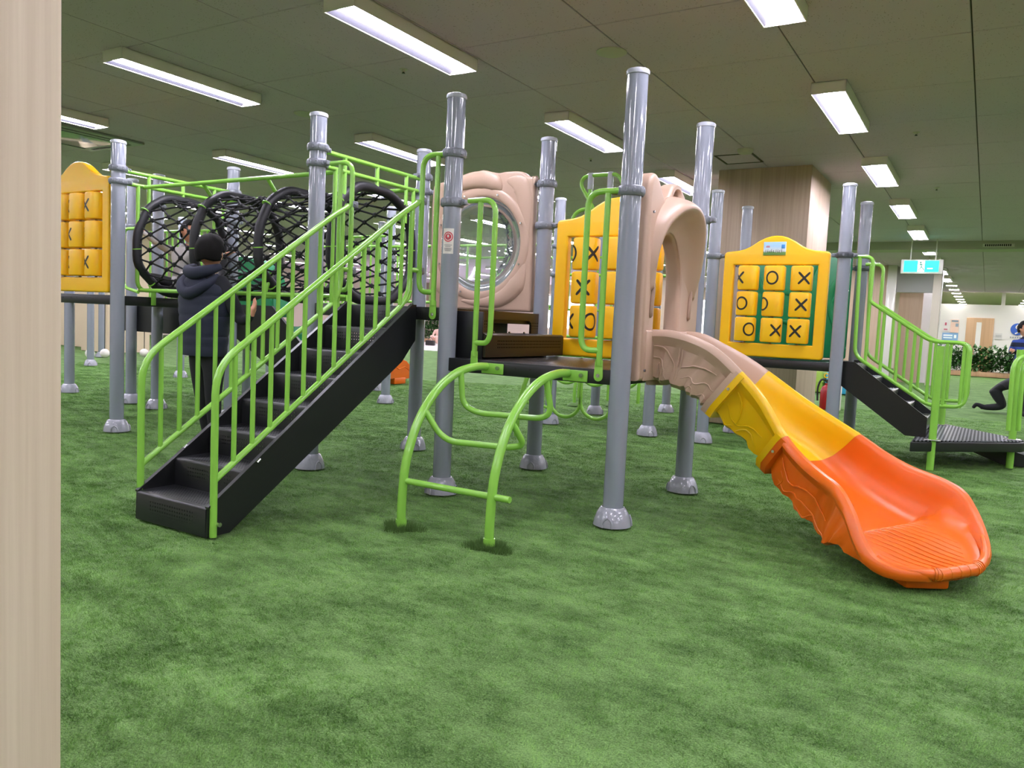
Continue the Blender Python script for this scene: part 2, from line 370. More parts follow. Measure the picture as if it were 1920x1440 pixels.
# ------------------------------------------------------------------ columns
t = thing('column', 'near pale oak clad column at the left edge of the view', 'column', (-1.6, .1, 0)); t['kind'] = 'structure'
part('cladding', lohi(-2.1, -1.1, -.4, .602, 0, CEIL, .002), M_WOOD, t)
t = thing('column', 'oak clad square column behind the right-hand game panel', 'column', (-2.3, 9.67, 0)); t['kind'] = 'structure'
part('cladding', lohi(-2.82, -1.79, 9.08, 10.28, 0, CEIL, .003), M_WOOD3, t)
for k, (x, y, lab) in enumerate(((-9.6, 24.0, 'oak clad column far behind the net tunnel'), (-16.8, 10.4, 'beige square column beyond the left tower, white balls hanging beside it'))):
    t = thing('column', lab, 'column', (x, y, 0)); t['kind'] = 'structure'
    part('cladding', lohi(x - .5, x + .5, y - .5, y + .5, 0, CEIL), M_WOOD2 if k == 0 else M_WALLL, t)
struct('wall_partition', lohi(-26, -17.3, 10.6, 10.8, 0, 1.4), M_WALLL, 'low beige partition far left')

# ------------------------------------------------------------------ playground posts
R = .056
c0, c1, c2, c4, c5 = -1.665, -2.82, -3.955, -6.23, -7.38
r0, r1 = 3.87, 5.02
def post_mesh(h):
    bm = bm_new(); lathe(bm, [(0, .0), (R, .0), (R, h - .03)], 28); lathe(bm, [(R - .004, h - .03), (R - .004, h - .028)], 28); return mesh(bm)
bm = bm_new(); lathe(bm, [(0, 0), (R, 0), (R, 2.385), (0, 2.385)], 28); POST = mesh(bm); POST.materials.append(M_POST)
bm = bm_new(); lathe(bm, [(R - .003, -.004), (R + .004, -.002), (R + .006, .012), (R + .002, .022), (R - .012, .027), (0, .03)], 28); CAP = mesh(bm); CAP.materials.append(mat('light_grey_cap', '#A7ABB3', .4))
def foot_mesh():
    bm = bm_new(); lathe(bm, [(R + .001, .098), (R + .004, .1), (R + .014, .094), (.085, .07), (.098, .035), (.104, .0)], 32)
    for k in range(3):   # half-round bolt recess arches around the skirt
        a = k * 2 * pi / 3 + .35; d = Vector((cos(a), sin(a), 0)); sd = Vector((-sin(a), cos(a), 0))
        pts = [d * .103 + sd * .026 + Vector((0, 0, .0)), d * .1 + sd * .024 + Vector((0, 0, .03)), d * .096 + Vector((0, 0, .052)), d * .1 - sd * .024 + Vector((0, 0, .03)), d * .103 - sd * .026]
        tube(bm, smoothpts(pts, 4), .005, 6)
    me = mesh(bm); me.materials.append(M_FOOT); return me
FOOT = foot_mesh()
def clamp_mesh():
    bm = bm_new(); lathe(bm, [(R, -.023), (R + .010, -.025), (R + .016, -.017), (R + .016, .017), (R + .010, .025), (R, .023)], 28)
    for k in range(10):
        a = (k + .5) * 2 * pi / 10; box(bm, ((R + .016) * cos(a), (R + .016) * sin(a), 0), (.005, .018, .026), .002, 1, Matrix.Rotation(a, 3, 'Z'))
    box(bm, (R + .02, 0, 0), (.03, .03, .034), .005); box(bm, (R + .038, 0, 0), (.022, .044, .03), .005)
    tube(bm, [(R + .034, -.03, 0), (R + .034, .03, 0)], .006, 8)
    me = mesh(bm); me.materials.append(M_CLAMP); return me
CLAMP = clamp_mesh()
POSTS = {}
def post(x, y, label, clamps=(), cap=True, dz=0):
    t = thing('playground_post', label, 'post', (x, y, 0))
    part('tube', POST, None, t, local=True); part('post_cap', CAP, None, t, local=True, loc=(0, 0, 2.383))
    o = part('base_cover', FOOT, None, t, local=True); o.rotation_euler = (0, 0, random.random() * 6)
    for z, a in clamps:
        o = part('clamp', CLAMP, None, t, local=True, loc=(0, 0, z)); o.rotation_euler = (0, 0, a)
    return t
E_, W_, N_, S_ = 0, pi, pi / 2, -pi / 2
post(c4, r0, 'grey steel post beside the left game panel', [(2.18, N_), (2.075, .9)])
post(c2, r0, 'grey steel post at the left of the stair top', [(2.18, N_), (2.075, E_)])
p3 = post(c1, r0, 'grey steel post with the round red warning sticker', [(2.06, W_), (1.77, E_)])
post(c0, r0, 'tallest-looking front grey post beside the slide hood', [(1.785, W_)])
post(c0, r1, 'grey steel post behind the tan slide, under the hood', [(1.79, E_)])
post(c1, r1, 'grey post between bubble window and middle game panel', [(2.08, W_), (1.78, E_)])
post(c2, r1, 'grey post at rear of stair deck, right of the net opening', [(2.19, S_), (2.075, S_ - .4), (2.075, .6)])
post(c4, r1, 'grey post behind the net tunnel, top rising over the net', [(2.17, S_), (1.9, N_)])
post(c5, r1, 'grey post behind the tunnel, seen through the left net end', [(2.08, E_)])
post(c5, r0, 'grey post on the far side of the left game panel', [(2.08, E_)])
post(-2.295, 7.4, 'grey post left of the right-hand game panel', [(1.79, E_)])
post(-1.13, 7.385, 'grey post right of the right-hand game panel', [(1.79, W_), (1.79, E_)])
post(-1.12, 8.42, 'rear grey post at the top of the small right stair', [(1.76, E_), (1.76, W_)])
post(-2.28, 8.42, 'grey post in front of the oak column', [(1.79, W_)])
post(-3.99, 7.42, 'short-looking grey post directly behind the bubble window post', [(1.9, W_), (1.6, W_)])
post(-2.86, 7.41, 'grey post under the back of the tan slide mouth', [])
post(-4.06, 8.7, 'grey post behind the green ring climber', [])
post(-3.52, 9.72, 'far grey post seen below the slide hood', [])
post(-6.34, 7.45, 'grey post seen through the right end of the net', [(1.75, E_), (1.75, W_)])
post(-7.5, 8.62, 'grey post beside the far orange slide', [])
post(-7.95, 5.1, 'grey post half hidden behind the left front post', [(1.9, E_)])
post(-9.26, 5.16, 'grey post next to the near oak column at left', [])
post(-10.47, 7.52, 'distant grey post seen behind the left stair rail', [])
post(-13.05, 7.63, 'distant grey post under the left panel deck', [])
post(-15.07, 9.03, 'most distant grey post at left, near the white balls', [])

# warning sticker on post
bm = bm_new()
def curved(bm, x0, y0, a0, a1, z0, z1, r, n=6):
    A = [[bm.verts.new((x0 + r * sin(a0 + (a1 - a0) * k / n), y0 - r * cos(a0 + (a1 - a0) * k / n), z)) for k in range(n + 1)] for z in (z0, z1)]
    for k in range(n): bm.faces.new((A[0][k], A[0][k + 1], A[1][k + 1], A[1][k]))
CA = -.62      # direction on the post that faces the visitor
def curved_c(bm, c, r, w2, z0, z1, off=0): curved(bm, c[0], c[1], c[2] + (off - w2) / r, c[2] + (off + w2) / r, z0, z1, r)
ST = (c1, r0, .30)
curved_c(bm, ST, R + .0012, .034, 1.462, 1.612); st = part('warning_sticker', bm, M_WHITE, p3, 'white sticker with a red ring')
def ringpatch(rad0, rad1, cz, rr, n=24):
    bm = bm_new(); A = []
    for k in range(n):
        a = 2 * pi * k / n
        A.append([bm.verts.new((ST[0] + rr * sin(ST[2] + q * cos(a) / rr), ST[1] - rr * cos(ST[2] + q * cos(a) / rr), cz + q * sin(a))) for q in (rad0, rad1)])
    for k in range(n): bm.faces.new((A[k][0], A[(k + 1) % n][0], A[(k + 1) % n][1], A[k][1]))
    return bm
M_RED = mat('red_print', '#C2263A', .5)
part('red_ring', ringpatch(.024, .030, 1.562, R + .002), M_RED, st); part('red_disc', ringpatch(.0005, .019, 1.562, R + .002), M_RED, st)
bm = bm_new(); curved_c(bm, ST, R + .0026, .006, 1.558, 1.574); part('hand_symbol', bm, M_WHITE, st)
bm = bm_new()
for z, w2 in ((1.549, .012), (1.512, .026), (1.503, .018), (1.492, .024), (1.485, .024), (1.478, .02)): curved_c(bm, ST, R + .0026, w2, z, z + .003)
part('small_print', bm, mat('grey_print', '#7A7A7E', .6), st)

# ------------------------------------------------------------------ decks
M_DECK = holes('perforated_black_deck', '#1C1D1F', ('X', 'Y'), .022, .22, (-2, 2, -2, 2), .3, see=False)
def deck(x0, x1, y0, y1, z, label, th=.075):
    t = thing('deck_platform', label, 'platform', ((x0 + x1) / 2, (y0 + y1) / 2, z))
    part('deck_plate', lohi(x0, x1, y0, y1, z - .012, z, .005), M_DECK, t)
    bm = bm_new()
    for yy in (y0, y1): box(bm, ((x0 + x1) / 2, yy + (.008 if yy == y0 else -.008), z - th / 2 - .006), (x1 - x0, .016, th), .004)
    for xx in (x0, x1): box(bm, (xx + (.008 if xx == x0 else -.008), (y0 + y1) / 2, z - th / 2 - .006), (.016, y1 - y0 - .03, th), .004)
    for f in (.33, .66): box(bm, (x0 + (x1 - x0) * f, (y0 + y1) / 2, z - .04), (.04, y1 - y0 - .04, .05))
    part('deck_frame', bm, M_BLK, t)
    bm = bm_new()
    for k in range(8):
        x = x0 + .2 + k * (x1 - x0 - .4) / 7 + random.uniform(-.02, .02); lathe_y(bm, x, y0 - .0006, z - .034, .008)
    part('bolt_hole', bm, M_MARK, t)
    return t
def lathe_y(bm, x, y, z, r, n=10, th=.001):
    tube(bm, [(x, y, z), (x, y + th, z)], r, n)
deck(c1, c0, r0 - .035, r1 + .035, .84, 'black perforated deck behind the arch climber')
deck(c2, c1, r0 - .035, r1 + .035, 1.14, 'higher black deck at the top of the long stair')
deck(c5, c4, r0 - .035, r1 + .035, 1.14, 'black deck under the left game panel')
deck(-2.295, -1.13, 7.37, 8.45, .845, 'black deck under the right-hand game panel')
deck(-4.0, -2.9, 7.38, 8.7, .84, 'black deck far behind the ring climber')
deck(-7.5, -6.34, 7.4, 8.6, 1.14, 'black deck of the rear tower behind the net')

# step between the two decks
single('slot_shade_sheet', lohi(c1 - .13, c1 - .12, 3.95, 4.76, .88, 1.1, .002), M_BLK, 'added black sheet standing in for shade behind the slot between the decks', 'plate', (c1 - .12, 4.3, .88))  # black sheet added behind the slot in place of the shade inside
t = thing('transfer_step', 'brownish black perforated riser with a long slot between the decks', 'step', (c1, 4.5, .84))
M_RIS = holes('perforated_riser', '#2A2118', ('Y', 'Z'), .02, .22, (-.5, .5, .19, .235), .3, see=False)
out = [(3.93, .84), (4.96, .84), (4.96, 1.14), (3.93, 1.14)]
slot = [Vector((a, b, 0)) for a, b in ((4.28, .995), (4.86, .995), (4.86, 1.055), (4.83, 1.083), (4.31, 1.083), (4.28, 1.055))]
part('riser_panel', plate([out, [(p.x, p.y) for p in slot]], .02, .003, Matrix(((0, 0, 1, c1 + .01), (1, 0, 0, 0), (0, 1, 0, 0), (0, 0, 0, 1)))), M_RIS, t)
M_RIS2 = holes('perforated_step_front', '#241C14', ('Y', 'Z'), .02, .24, (-.42, .42, .06, .12), .3, see=False)
bm = bm_new(); prism(bm, [(c1 + .02, .85), (c1 + .23, .85), (c1 + .23, .985), (c1 + .215, .995), (c1 + .02, .995)], 'y', 3.95, 4.96); part('step_box', bm, M_RIS2, t)
bm = bm_new(); box(bm, (c1 + .1, 3.945, .98), (.22, .015, .29), .003); part('end_plate', bm, M_BLK, t)
bm = bm_new()
for y in (4.35, 4.55, 4.75): box(bm, (c1 + .026, y, 1.0), (.012, .012, .012), .003)
part('bolt', bm, M_STEEL, t)

# ------------------------------------------------------------------ long stair
SL, SR = -3.58, -3.04
NR = 8; RISE = 1.14 / NR; Y0, Y1 = 2.33, 3.81; RUN = (Y1 - Y0) / (NR - 1)
t = thing('staircase', 'long black steel staircase with perforated treads and green rails', 'stairs', ((SL + SR) / 2, Y0, 0))
M_STEP = holes('perforated_step', '#1B1C1E', ('X', 'Z'), .019, .24, (-.17, .17, -.095, -.03), .32)
def step_mesh(w, rise, run, nose=.012):
    bm = bm_new(); th = .006
    prof = [(0, -rise), (0, -.012), (.004, -.004), (.012, 0), (run + th, 0), (run + th, -th), (.014, -th), (th, -.014), (th, -rise)]
    prism(bm, prof, 'x', -w / 2, w / 2)
    return mesh(bm)
stm = step_mesh(SR - SL - .011, RISE, RUN)
stm.materials.append(M_STEP)
M_TREAD = holes('perforated_tread', '#1B1C1E', ('X', 'Y'), .019, .2, (-.21, .21, .03, .19), .32, see=False)
stm.materials.append(M_TREAD)
for p in stm.polygons:
    if abs(p.normal.z) > .7: p.material_index = 1
for k in range(NR):
    o = part('step', stm, None, t, local=True, loc=(0, k * RUN, (k + 1) * RISE))
for k, x in enumerate((SL, SR)):
    bm = bm_new(); poly = [(Y0 + .001, .0), (Y0 + .004, RISE * .98), (Y0 + .16, RISE * 1.7), (Y1 - .02, 1.15), (Y1 + .02, 1.15), (Y1 + .02, .93), (Y1 - .1, .80), (Y0 + .13, .0)]
    prism(bm, poly, 'x', x - .005, x + .005)
    prism(bm, [(Y0 + .004, RISE * .98 - .004), (Y0 + .16, RISE * 1.7 - .004), (Y1 - .02, 1.146), (Y1 - .02, 1.156), (Y0 + .155, RISE * 1.7 + .006), (Y0 + .002, RISE * .98 + .006)], 'x', x - .012, x + .012)
    part('stringer', bm, M_BLK, t)
bm = bm_new(); box(bm, ((SL + SR) / 2, Y0 + .018, RISE / 2), (SR - SL + .012, .03, RISE - .005), .01); 

def stair_rail(x, label, flip):
    t = thing('stair_handrail', label, 'handrail', (x, 2.36, 0)); g = .0175
    bm = bm_new(); tube(bm, fillet([(x, 2.36, 0), (x, 2.36, .80), (x, 3.68, 1.70), (x, 3.80, 1.765), (x, 3.80, 1.785)], [0, .13, .1, .06, 0], 6), g, 14); part('top_rail', bm, M_GREEN, t)
    bm = bm_new(); tube(bm, fillet([(x, 2.365, .27), (x, 3.745, 1.185), (x, 3.745, 1.74)], .12, 6), .0155, 12); tube(bm, [(x, 3.745, 1.36), (x, 3.84, 1.36)], .0155, 10); part('lower_rail', bm, M_GREEN, t)
    for k in range(1, 13):
        y = 2.36 + k * .1085; zt = .80 + (y - 2.36) * (.90 / 1.32) - .005; zb = .27 + (y - 2.365) * (.915 / 1.38)
        bm = bm_new(); tube(bm, [(x, y, zb), (x, y, zt)], .0125, 10); part('baluster', bm, M_GREEN, t)
    for z in (1.36, 1.785):
        bm = bm_new(); box(bm, (x, 3.845, z), (.036, .05, .045), .008); tube(bm, [(x - .026, 3.835, z), (x + .026, 3.835, z)], .006, 8); part('clamp', bm, M_CLAMP, t)
    bm = bm_new(); tube(bm, [(x + .015, 2.375, .06), (x + .03, 2.375, .06)], .011, 8); tube(bm, [(x + .01, 2.6, .345 - .02), (x + .01, 2.62, .36 - .02)], .008, 8); part('bolt', bm, M_STEEL, t)
stair_rail(SR + .012, 'lime green stair handrail on the right, climber side', 1)
stair_rail(SL - .012, 'lime green stair handrail on the left, net side', -1)

# ------------------------------------------------------------------ grab rails on deck fronts
def grab(x, z0, z1, dx, label, y=3.826, along=(1, 0)):
    """vertical with bolted foot at x, looping out by dx towards the opening"""
    t = thing('grab_rail', label, 'grab rail', (x, y, z0)); A = Vector((along[0], along[1], 0)); O = Vector((x, y, 0)) if along[0] else Vector((x, y, 0))
    P = lambda u, z: O + A * u + Vector((0, 0, z))
    sgn = 1 if dx > 0 else -1
    bm = bm_new(); tube(bm, [P(0, z0 + .02), P(0, z1 - .012)], .0165, 12); part('upright', bm, M_GREEN, t)
    bm = bm_new(); tube(bm, fillet([P(-sgn * .085, z1), P(dx, z1), P(dx, z0 + .10), P(0, z0 + .10)], .085, 7), .0165, 12); part('loop', bm, M_GREEN, t)
    bm = bm_new(); n = Vector((A.y, -A.x, 0)); 
    M4 = VERT(*P(0, z0 - .01), atan2(A.y, A.x)) @ Matrix.Translation((0, 0, 0))
    o = [(.026 * cos(a), -.03 + .026 * sin(a)) for a in [pi + k * pi / 10 for k in range(11)]] + [(.022, .06), (-.022, .06)]
    bm.free(); part('foot_plate', plate([o], .008, .002, M4), M_GREEN, t)
    bm = bm_new(); c = P(0, z0 - .035); tube(bm, [c - n * -.0, c + n * .009 if n.y < 0 else c - n * .009], .011, 8); tube(bm, [c, c + (n if n.y < 0 else -n) * .013], .006, 8); part('bolt', bm, M_STEEL, t)
    return t
grab(c0 - .11, .84, 1.785, -.115, 'lime green grab rail right of the arch climber, beside the hood')
grab(c1 + .235, .84, 1.77, .105, 'lime green grab rail left of the arch climber, by the sticker post')
grab(c1 - .085, 1.13, 2.055, -.115, 'tall green grab rail between stair top and sticker post')
grab(c2 + .255, 1.13, 2.055, .105, 'tall green grab rail left of the stair top')

# ------------------------------------------------------------------ arch climber
t = thing('arch_climber', 'lime green arched ladder climber with three rungs', 'climber', (-2.22, 3.1, 0))
def arch(x): return smoothpts([(x, 3.095, 0), (x, 3.095, .14), (x, 3.12, .34), (x, 3.21, .54), (x, 3.36, .69), (x, 3.53, .775), (x, 3.70, .805), (x, 3.83, .805)], 5)
for x in (-2.5, -1.96):
    bm = bm_new(); tube(bm, arch(x), .0235, 16); part('side_rail', bm, M_GREEN, t)
    bm = bm_new(); tube(bm, [(x, 3.095, 0), (x, 3.095, .035)], .029, 16); part('foot_collar', bm, M_GREEN, t)
    s = 1 if x < -2.2 else 1
    bm = bm_new(); box(bm, (x + .045 * s, 3.829, .795), (.15, .01, .062), .004); part('mounting_plate', bm, M_GREEN, t)
    bm = bm_new(); tube(bm, [(x + .085 * s, 3.825, .80), (x + .085 * s, 3.812, .80)], .012, 8); part('bolt', bm, M_STEEL, t)
bm = bm_new(); tube(bm, [(-2.5, 3.105, .235), (-1.96, 3.105, .235), (-1.86, 3.105, .235)], .0165, 12); part('rung', bm, M_GREEN, t, 'straight lowest rung')
bm = bm_new(); tube(bm, fillet([(-2.49, 3.25, .585), (-2.41, 3.31, .43), (-2.02, 3.33, .44), (-1.93, 3.34, .46), (-1.97, 3.25, .60)], [0, .09, 0.02, .05, 0], 6), .0165, 12); part('rung', bm, M_GREEN, t)
bm = bm_new(); tube(bm, fillet([(-2.49, 3.56, .78), (-2.47, 3.56, .60), (-2.38, 3.58, .56), (-1.98, 3.60, .57), (-1.93, 3.60, .61), (-1.96, 3.58, .79)], [0, .06, .06, .05, .05, 0], 6), .0165, 12); part('rung', bm, M_GREEN, t)

# flattened dark turf around the climber feet
M_DT = mat('crushed_dark_turf', '#4A6A2C', .8); 
for x, lab in ((-2.5, 'left'), (-1.96, 'right')):
    bm = bm_new()
    for k in range(1100):
        a = random.random() * 2 * pi; r = .028 + .085 * random.random() ** .8 * (.7 + .3 * sin(a * 3 + x * 5)); px, py = x + r * cos(a) * 1.3 + .01, 3.085 + r * sin(a) * .9
        b2 = random.random() * 2 * pi; wd = .0015; h = .026 * (1.3 - r / .11) + .008 * random.random(); lx, ly = cos(a) * .006 + random.gauss(0, .008), sin(a) * .006 + random.gauss(0, .008)
        v = [bm.verts.new(p) for p in ((px - cos(b2) * wd, py - sin(b2) * wd, -.012), (px + cos(b2) * wd, py + sin(b2) * wd, -.012), (px + lx, py + ly, h))]; bm.faces.new(v)
    o = single('turf_tuft', mesh(bm, 'tuft', smooth=False), M_DT, 'dark raised turf around the %s foot of the arch climber' % lab, 'turf', (x, 3.08, 0)); o['kind'] = 'stuff'

# ------------------------------------------------------------------ tic tac toe panels
def arcpts(cx, cy, r, a0, a1, n=5): return [(cx + r * cos(a0 + (a1 - a0) * k / n), cy + r * sin(a0 + (a1 - a0) * k / n)) for k in range(n + 1)]
def panel_outline():
    hw = .468; r = .03; p = arcpts(-hw + r, r, r, pi, 1.5 * pi) + arcpts(hw - r, r, r, 1.5 * pi, 2 * pi) + arcpts(hw - r, .965 - r, r, 0, pi / 2)
    half = [(.43, .965), (.34, .975), (.28, .99), (.22, 1.02), (.16, 1.06), (.10, 1.09), (.05, 1.105), (0, 1.11)]
    p += half + [(-x, y) for x, y in half[::-1]][1:] + arcpts(-hw + r, .965 - r, r, pi / 2, pi)
    return p
PANEL = plate([panel_outline(), [(-.375, .125), (.375, .125), (.375, .845), (-.375, .845)]], .07, .014); PANEL.materials.append(M_YEL)
# roller: rounded block turning on a vertical axis
RW, RH, NSEG = .094, .112, 40
def rxy(a, k=1.0):
    n = 2.7; c, s_ = cos(a), sin(a); q = (abs(c) ** n + abs(s_) ** n) ** (-1 / n); return RW * k * q * c, RW * k * q * s_ * .82
bm = bm_new(); rings = []
for k, z in ((.86, -RH), (.965, -RH + .006), (1, -RH + .02), (1, RH - .02), (.965, RH - .006), (.86, RH)):
    rings.append([bm.verts.new((*rxy(2 * pi * i / NSEG, k), z)) for i in range(NSEG)])
for A, B in zip(rings, rings[1:]):
    for i in range(NSEG): bm.faces.new((A[i], A[(i + 1) % NSEG], B[(i + 1) % NSEG], B[i]))
bm.faces.new(rings[0][::-1]); bm.faces.new(rings[-1])
ROLL_ME = mesh(bm); ROLL_ME.materials.append(M_YEL)
# arclength -> angle
tab = [(0, 0)]; px, py = rxy(0)
for i in range(1, 721):
    x, y = rxy(2 * pi * i / 720); tab.append((tab[-1][0] + math.hypot(x - px, y - py), 2 * pi * i / 720)); px, py = x, y
PER = tab[-1][0]
def ang_of(s):
    s %= PER; lo, hi = 0, 720
    while hi - lo > 1:
        m_ = (lo + hi) // 2
        if tab[m_][0] <= s: lo = m_
        else: hi = m_
    f = (s - tab[lo][0]) / max(tab[hi][0] - tab[lo][0], 1e-9); return tab[lo][1] + f * (tab[hi][1] - tab[lo][1])
def wrap_mark(kind, off):
    """mark printed on the roller skin; off = shift of its centre from the side facing -Y, along the skin"""
    bm = bm_new(); s0 = PER * .75 + off
    def pt(u, v):
        a = ang_of(s0 + u); x, y = rxy(a); l = math.hypot(x, y); return bm.verts.new((x * (1 + .0012 / l), y * (1 + .0012 / l), v))
    if kind == 'O':
        n = 28; A = [(pt(.040 * cos(2 * pi * k / n), .047 * sin(2 * pi * k / n)), pt(.056 * cos(2 * pi * k / n), .063 * sin(2 * pi * k / n))) for k in range(n)]
        for k in range(n): bm.faces.new((A[k][0], A[k][1], A[(k + 1) % n][1], A[(k + 1) % n][0]))
    else:
        for sg in (-1, 1):
            d = Vector((.049, sg * .053)); nn = Vector((-d.y, d.x)).normalized() * .0098; n = 12; A = []
            for k in range(n + 1):
                t_ = -1 + 2 * k / n; w_ = 1.0 if abs(t_) < .93 else .6
                c = d * t_; A.append((pt(c.x + nn.x * w_, c.y + nn.y * w_), pt(c.x - nn.x * w_, c.y - nn.y * w_)))
            for k in range(n): bm.faces.new((A[k][0], A[k][1], A[k + 1][1], A[k + 1][0]))
    me = mesh(bm); me.materials.append(M_MARK); return me
marks_cache = {}
def game_panel(x, y, z, label, rows):
    t = thing('game_panel', label, 'play panel', (x, y, z))
    o = part('frame', PANEL, None, t, local=True); o.rotation_euler = (pi / 2, 0, 0)
    for ri, row in enumerate(rows):
        zc = .725 - ri * .238
        for ci, mk in enumerate(row):
            rl = part('roller', ROLL_ME, None, t, local=True, loc=((ci - 1) * .238, 0, zc))
            for key in ([mk] if mk and isinstance(mk[0], str) else (mk or [])):
                if key not in marks_cache: marks_cache[key] = wrap_mark(*key)
                part('painted_mark', marks_cache[key], None, rl, local=True)
    for ci in range(3):
        bm = bm_new(); xx = (ci - 1) * .238; tube(bm, [(xx, 0, .115), (xx, 0, .86)], .011, 8); part('axle', mesh(bm), M_CLAMP, t, local=True)
    return t
game_panel(-1.715, 7.4, .86, 'yellow noughts and crosses panel at right, with small picture plaque',
           [[('X', -.075), ('O', -.006), ('X', .035)], [('O', -.03), ('O', -.08), ('X', .025)], [('O', .055), ('X', .06), ('X', -.01)]])
game_panel(-2.235, r1, .85, 'yellow noughts and crosses panel in the middle, partly behind green grab rail',
           [[[('O', -.095), ('X', .085)], None, None], [('X', .022), [('O', -.095)], None], [[('X', -.088), ('O', .092)], None, ('X', -.05)]])
game_panel(-6.78, r0, 1.16, 'yellow noughts and crosses panel at far left, cut by the oak column',
           [[('X', -.10), ('X', -.085), ('X', -.03)], [('X', -.10), ('X', -.05), ('X', -.10)], [('X', -.10), ('X', -.085), ('X', -.03)]])
pl = [o for o in bpy.data.objects if o.name.startswith('game_panel')][0]
M_PLQ = mat('picture_plaque', '#C8D4DA', .3); N, L, b = nt(M_PLQ)
t_ = N.new('ShaderNodeTexCoord'); sp = N.new('ShaderNodeSeparateXYZ'); rp = N.new('ShaderNodeValToRGB'); rp.color_ramp.interpolation = 'EASE'
e = rp.color_ramp.elements; e[0].position = .30; e[0].color = lin('#6E9655'); e[1].position = .42; e[1].color = lin('#D5DCE0')
e2 = rp.color_ramp.elements.new(.85); e2.color = lin('#9CC2DC')
nn = N.new('ShaderNodeTexNoise'); nn.inputs['Scale'].default_value = 6; ad = N.new('ShaderNodeMath'); ad.operation = 'MULTIPLY_ADD'; ad.inputs[1].default_value = .25
L.new(t_.outputs['Generated'], sp.inputs[0]); L.new(t_.outputs['Generated'], nn.inputs['Vector']); L.new(nn.outputs['Fac'], ad.inputs[0]); L.new(sp.outputs['Z'], ad.inputs[2]); L.new(ad.outputs[0], rp.inputs[0]); L.new(rp.outputs[0], b.inputs['Base Color'])
pq = part('picture_plaque', lohi(-1.825, -1.625, 7.358, 7.364, 1.792, 1.912, .002), M_PLQ, pl, 'small white and green picture plaque')
bm = bm_new()
random.seed(3)
for k in range(9):
    xx = -1.80 + k * .017 + random.uniform(-.004, .004); hh = .012 + .012 * random.random(); box(bm, (xx, 7.3572, 1.815 + hh / 2), (.004, .001, hh)); box(bm, (xx, 7.3572, 1.82 + hh), (.005, .001, .005))
part('printed_figures', bm, M_MARK, pq)
bm = bm_new(); box(bm, (-1.785, 7.3572, 1.875), (.03, .001, .004)); box(bm, (-1.785, 7.3572, 1.866), (.035, .001, .006)); part('printed_red_line', bm, M_RED, pq)
bm = bm_new(); box(bm, (-1.65, 7.3572, 1.87), (.03, .001, .035), .0004); part('printed_blue_shape', bm, mat('blue_print', '#3E8BD0', .5), pq)

# ------------------------------------------------------------------ bubble window panel
t = thing('bubble_panel', 'tan moulded panel with a clear round bubble window', 'play panel', (-3.36, r1, 1.15))
ol = smoothpts([(-.47, .02, 0), (-.475, .5, 0), (-.475, .9, 0), (-.44, .975, 0), (-.3, 1.0, 0), (-.12, 1.05, 0), (.02, 1.05, 0), (.13, 1.03, 0), (.2, 1.035, 0), (.33, 1.03, 0), (.40, .99, 0), (.445, .985, 0), (.455, .95, 0), (.46, .5, 0), (.47, .02, 0)], 4)
ol = [(p.x, p.y) for p in ol] + [(.46, 0), (-.46, 0)]
cz = .50
hole = [(.365 * cos(2 * pi * k / 48), cz + .365 * sin(2 * pi * k / 48)) for k in range(48)]
part('frame', plate([ol, hole], .07, .02, VERT(-3.36, r1, 1.15)), M_TAN, t)
bm = bm_new()
def relief(bm, pts, rads, sq=.45, y=r1 - .035):
    """soft moulded swelling on the panel face"""
    b3 = bm_new(); P = smoothpts([(x, 0, z) for x, z in pts], 5); n = len(P)
    rr_ = []
    for i in range(n):
        f = i / (n - 1) * (len(rads) - 1); a = int(min(f, len(rads) - 2)); rr_.append(rads[a] + (rads[a + 1] - rads[a]) * (f - a))
    tube(b3, P, rr_, 14)
    for v in b3.verts: v.co.y = v.co.y * sq + y
    me_ = bpy.data.meshes.new('x'); b3.to_mesh(me_); b3.free(); bm.from_mesh(me_); bpy.data.meshes.remove(me_)
X0, Z0 = -3.36, 1.15
relief(bm, [(X0 - .33, Z0 + .88), (X0 - .2, Z0 + .96), (X0, Z0 + .985), (X0 + .12, Z0 + .95), (X0 + .17, Z0 + .9)], [.012, .05, .07, .06, .01], .42)
relief(bm, [(X0 + .22, Z0 + .97), (X0 + .33, Z0 + .93), (X0 + .38, Z0 + .8), (X0 + .40, Z0 + .6), (X0 + .39, Z0 + .42)], [.012, .07, .06, .035, .006], .14)
relief(bm, [(X0 + .4, Z0 + .36), (X0 + .34, Z0 + .2), (X0 + .2, Z0 + .09), (X0 + .0, Z0 + .06), (X0 - .15, Z0 + .07)], [.01, .07, .06, .03, .006], .35)
relief(bm, [(X0 - .4, Z0 + .7), (X0 - .43, Z0 + .45), (X0 - .38, Z0 + .2), (X0 - .25, Z0 + .06)], [.01, .035, .05, .01], .25)
part('moulded_relief', bm, M_TAN, t)
bm = bm_new(); cc = Vector((X0, r1 - .03, Z0 + cz))
ringp = [cc + Vector((.395 * cos(2 * pi * k / 56), 0, .395 * sin(2 * pi * k / 56))) for k in range(56)]
tube(bm, ringp, .038, 12, closed=True)
for v in bm.verts: v.co.y = cc.y - .004 + (v.co.y - cc.y) * .26
part('window_ring', bm, M_TAN, t)
M_DOME = bpy.data.materials.new('clear_bubble_plastic'); M_DOME.use_nodes = True; N = M_DOME.node_tree.nodes; L = M_DOME.node_tree.links; N.clear()
o_ = N.new('ShaderNodeOutputMaterial'); tr = N.new('ShaderNodeBsdfTransparent'); tr.inputs[0].default_value = (.94, .96, .97, 1); gl = N.new('ShaderNodeBsdfGlossy'); gl.inputs['Roughness'].default_value = .05
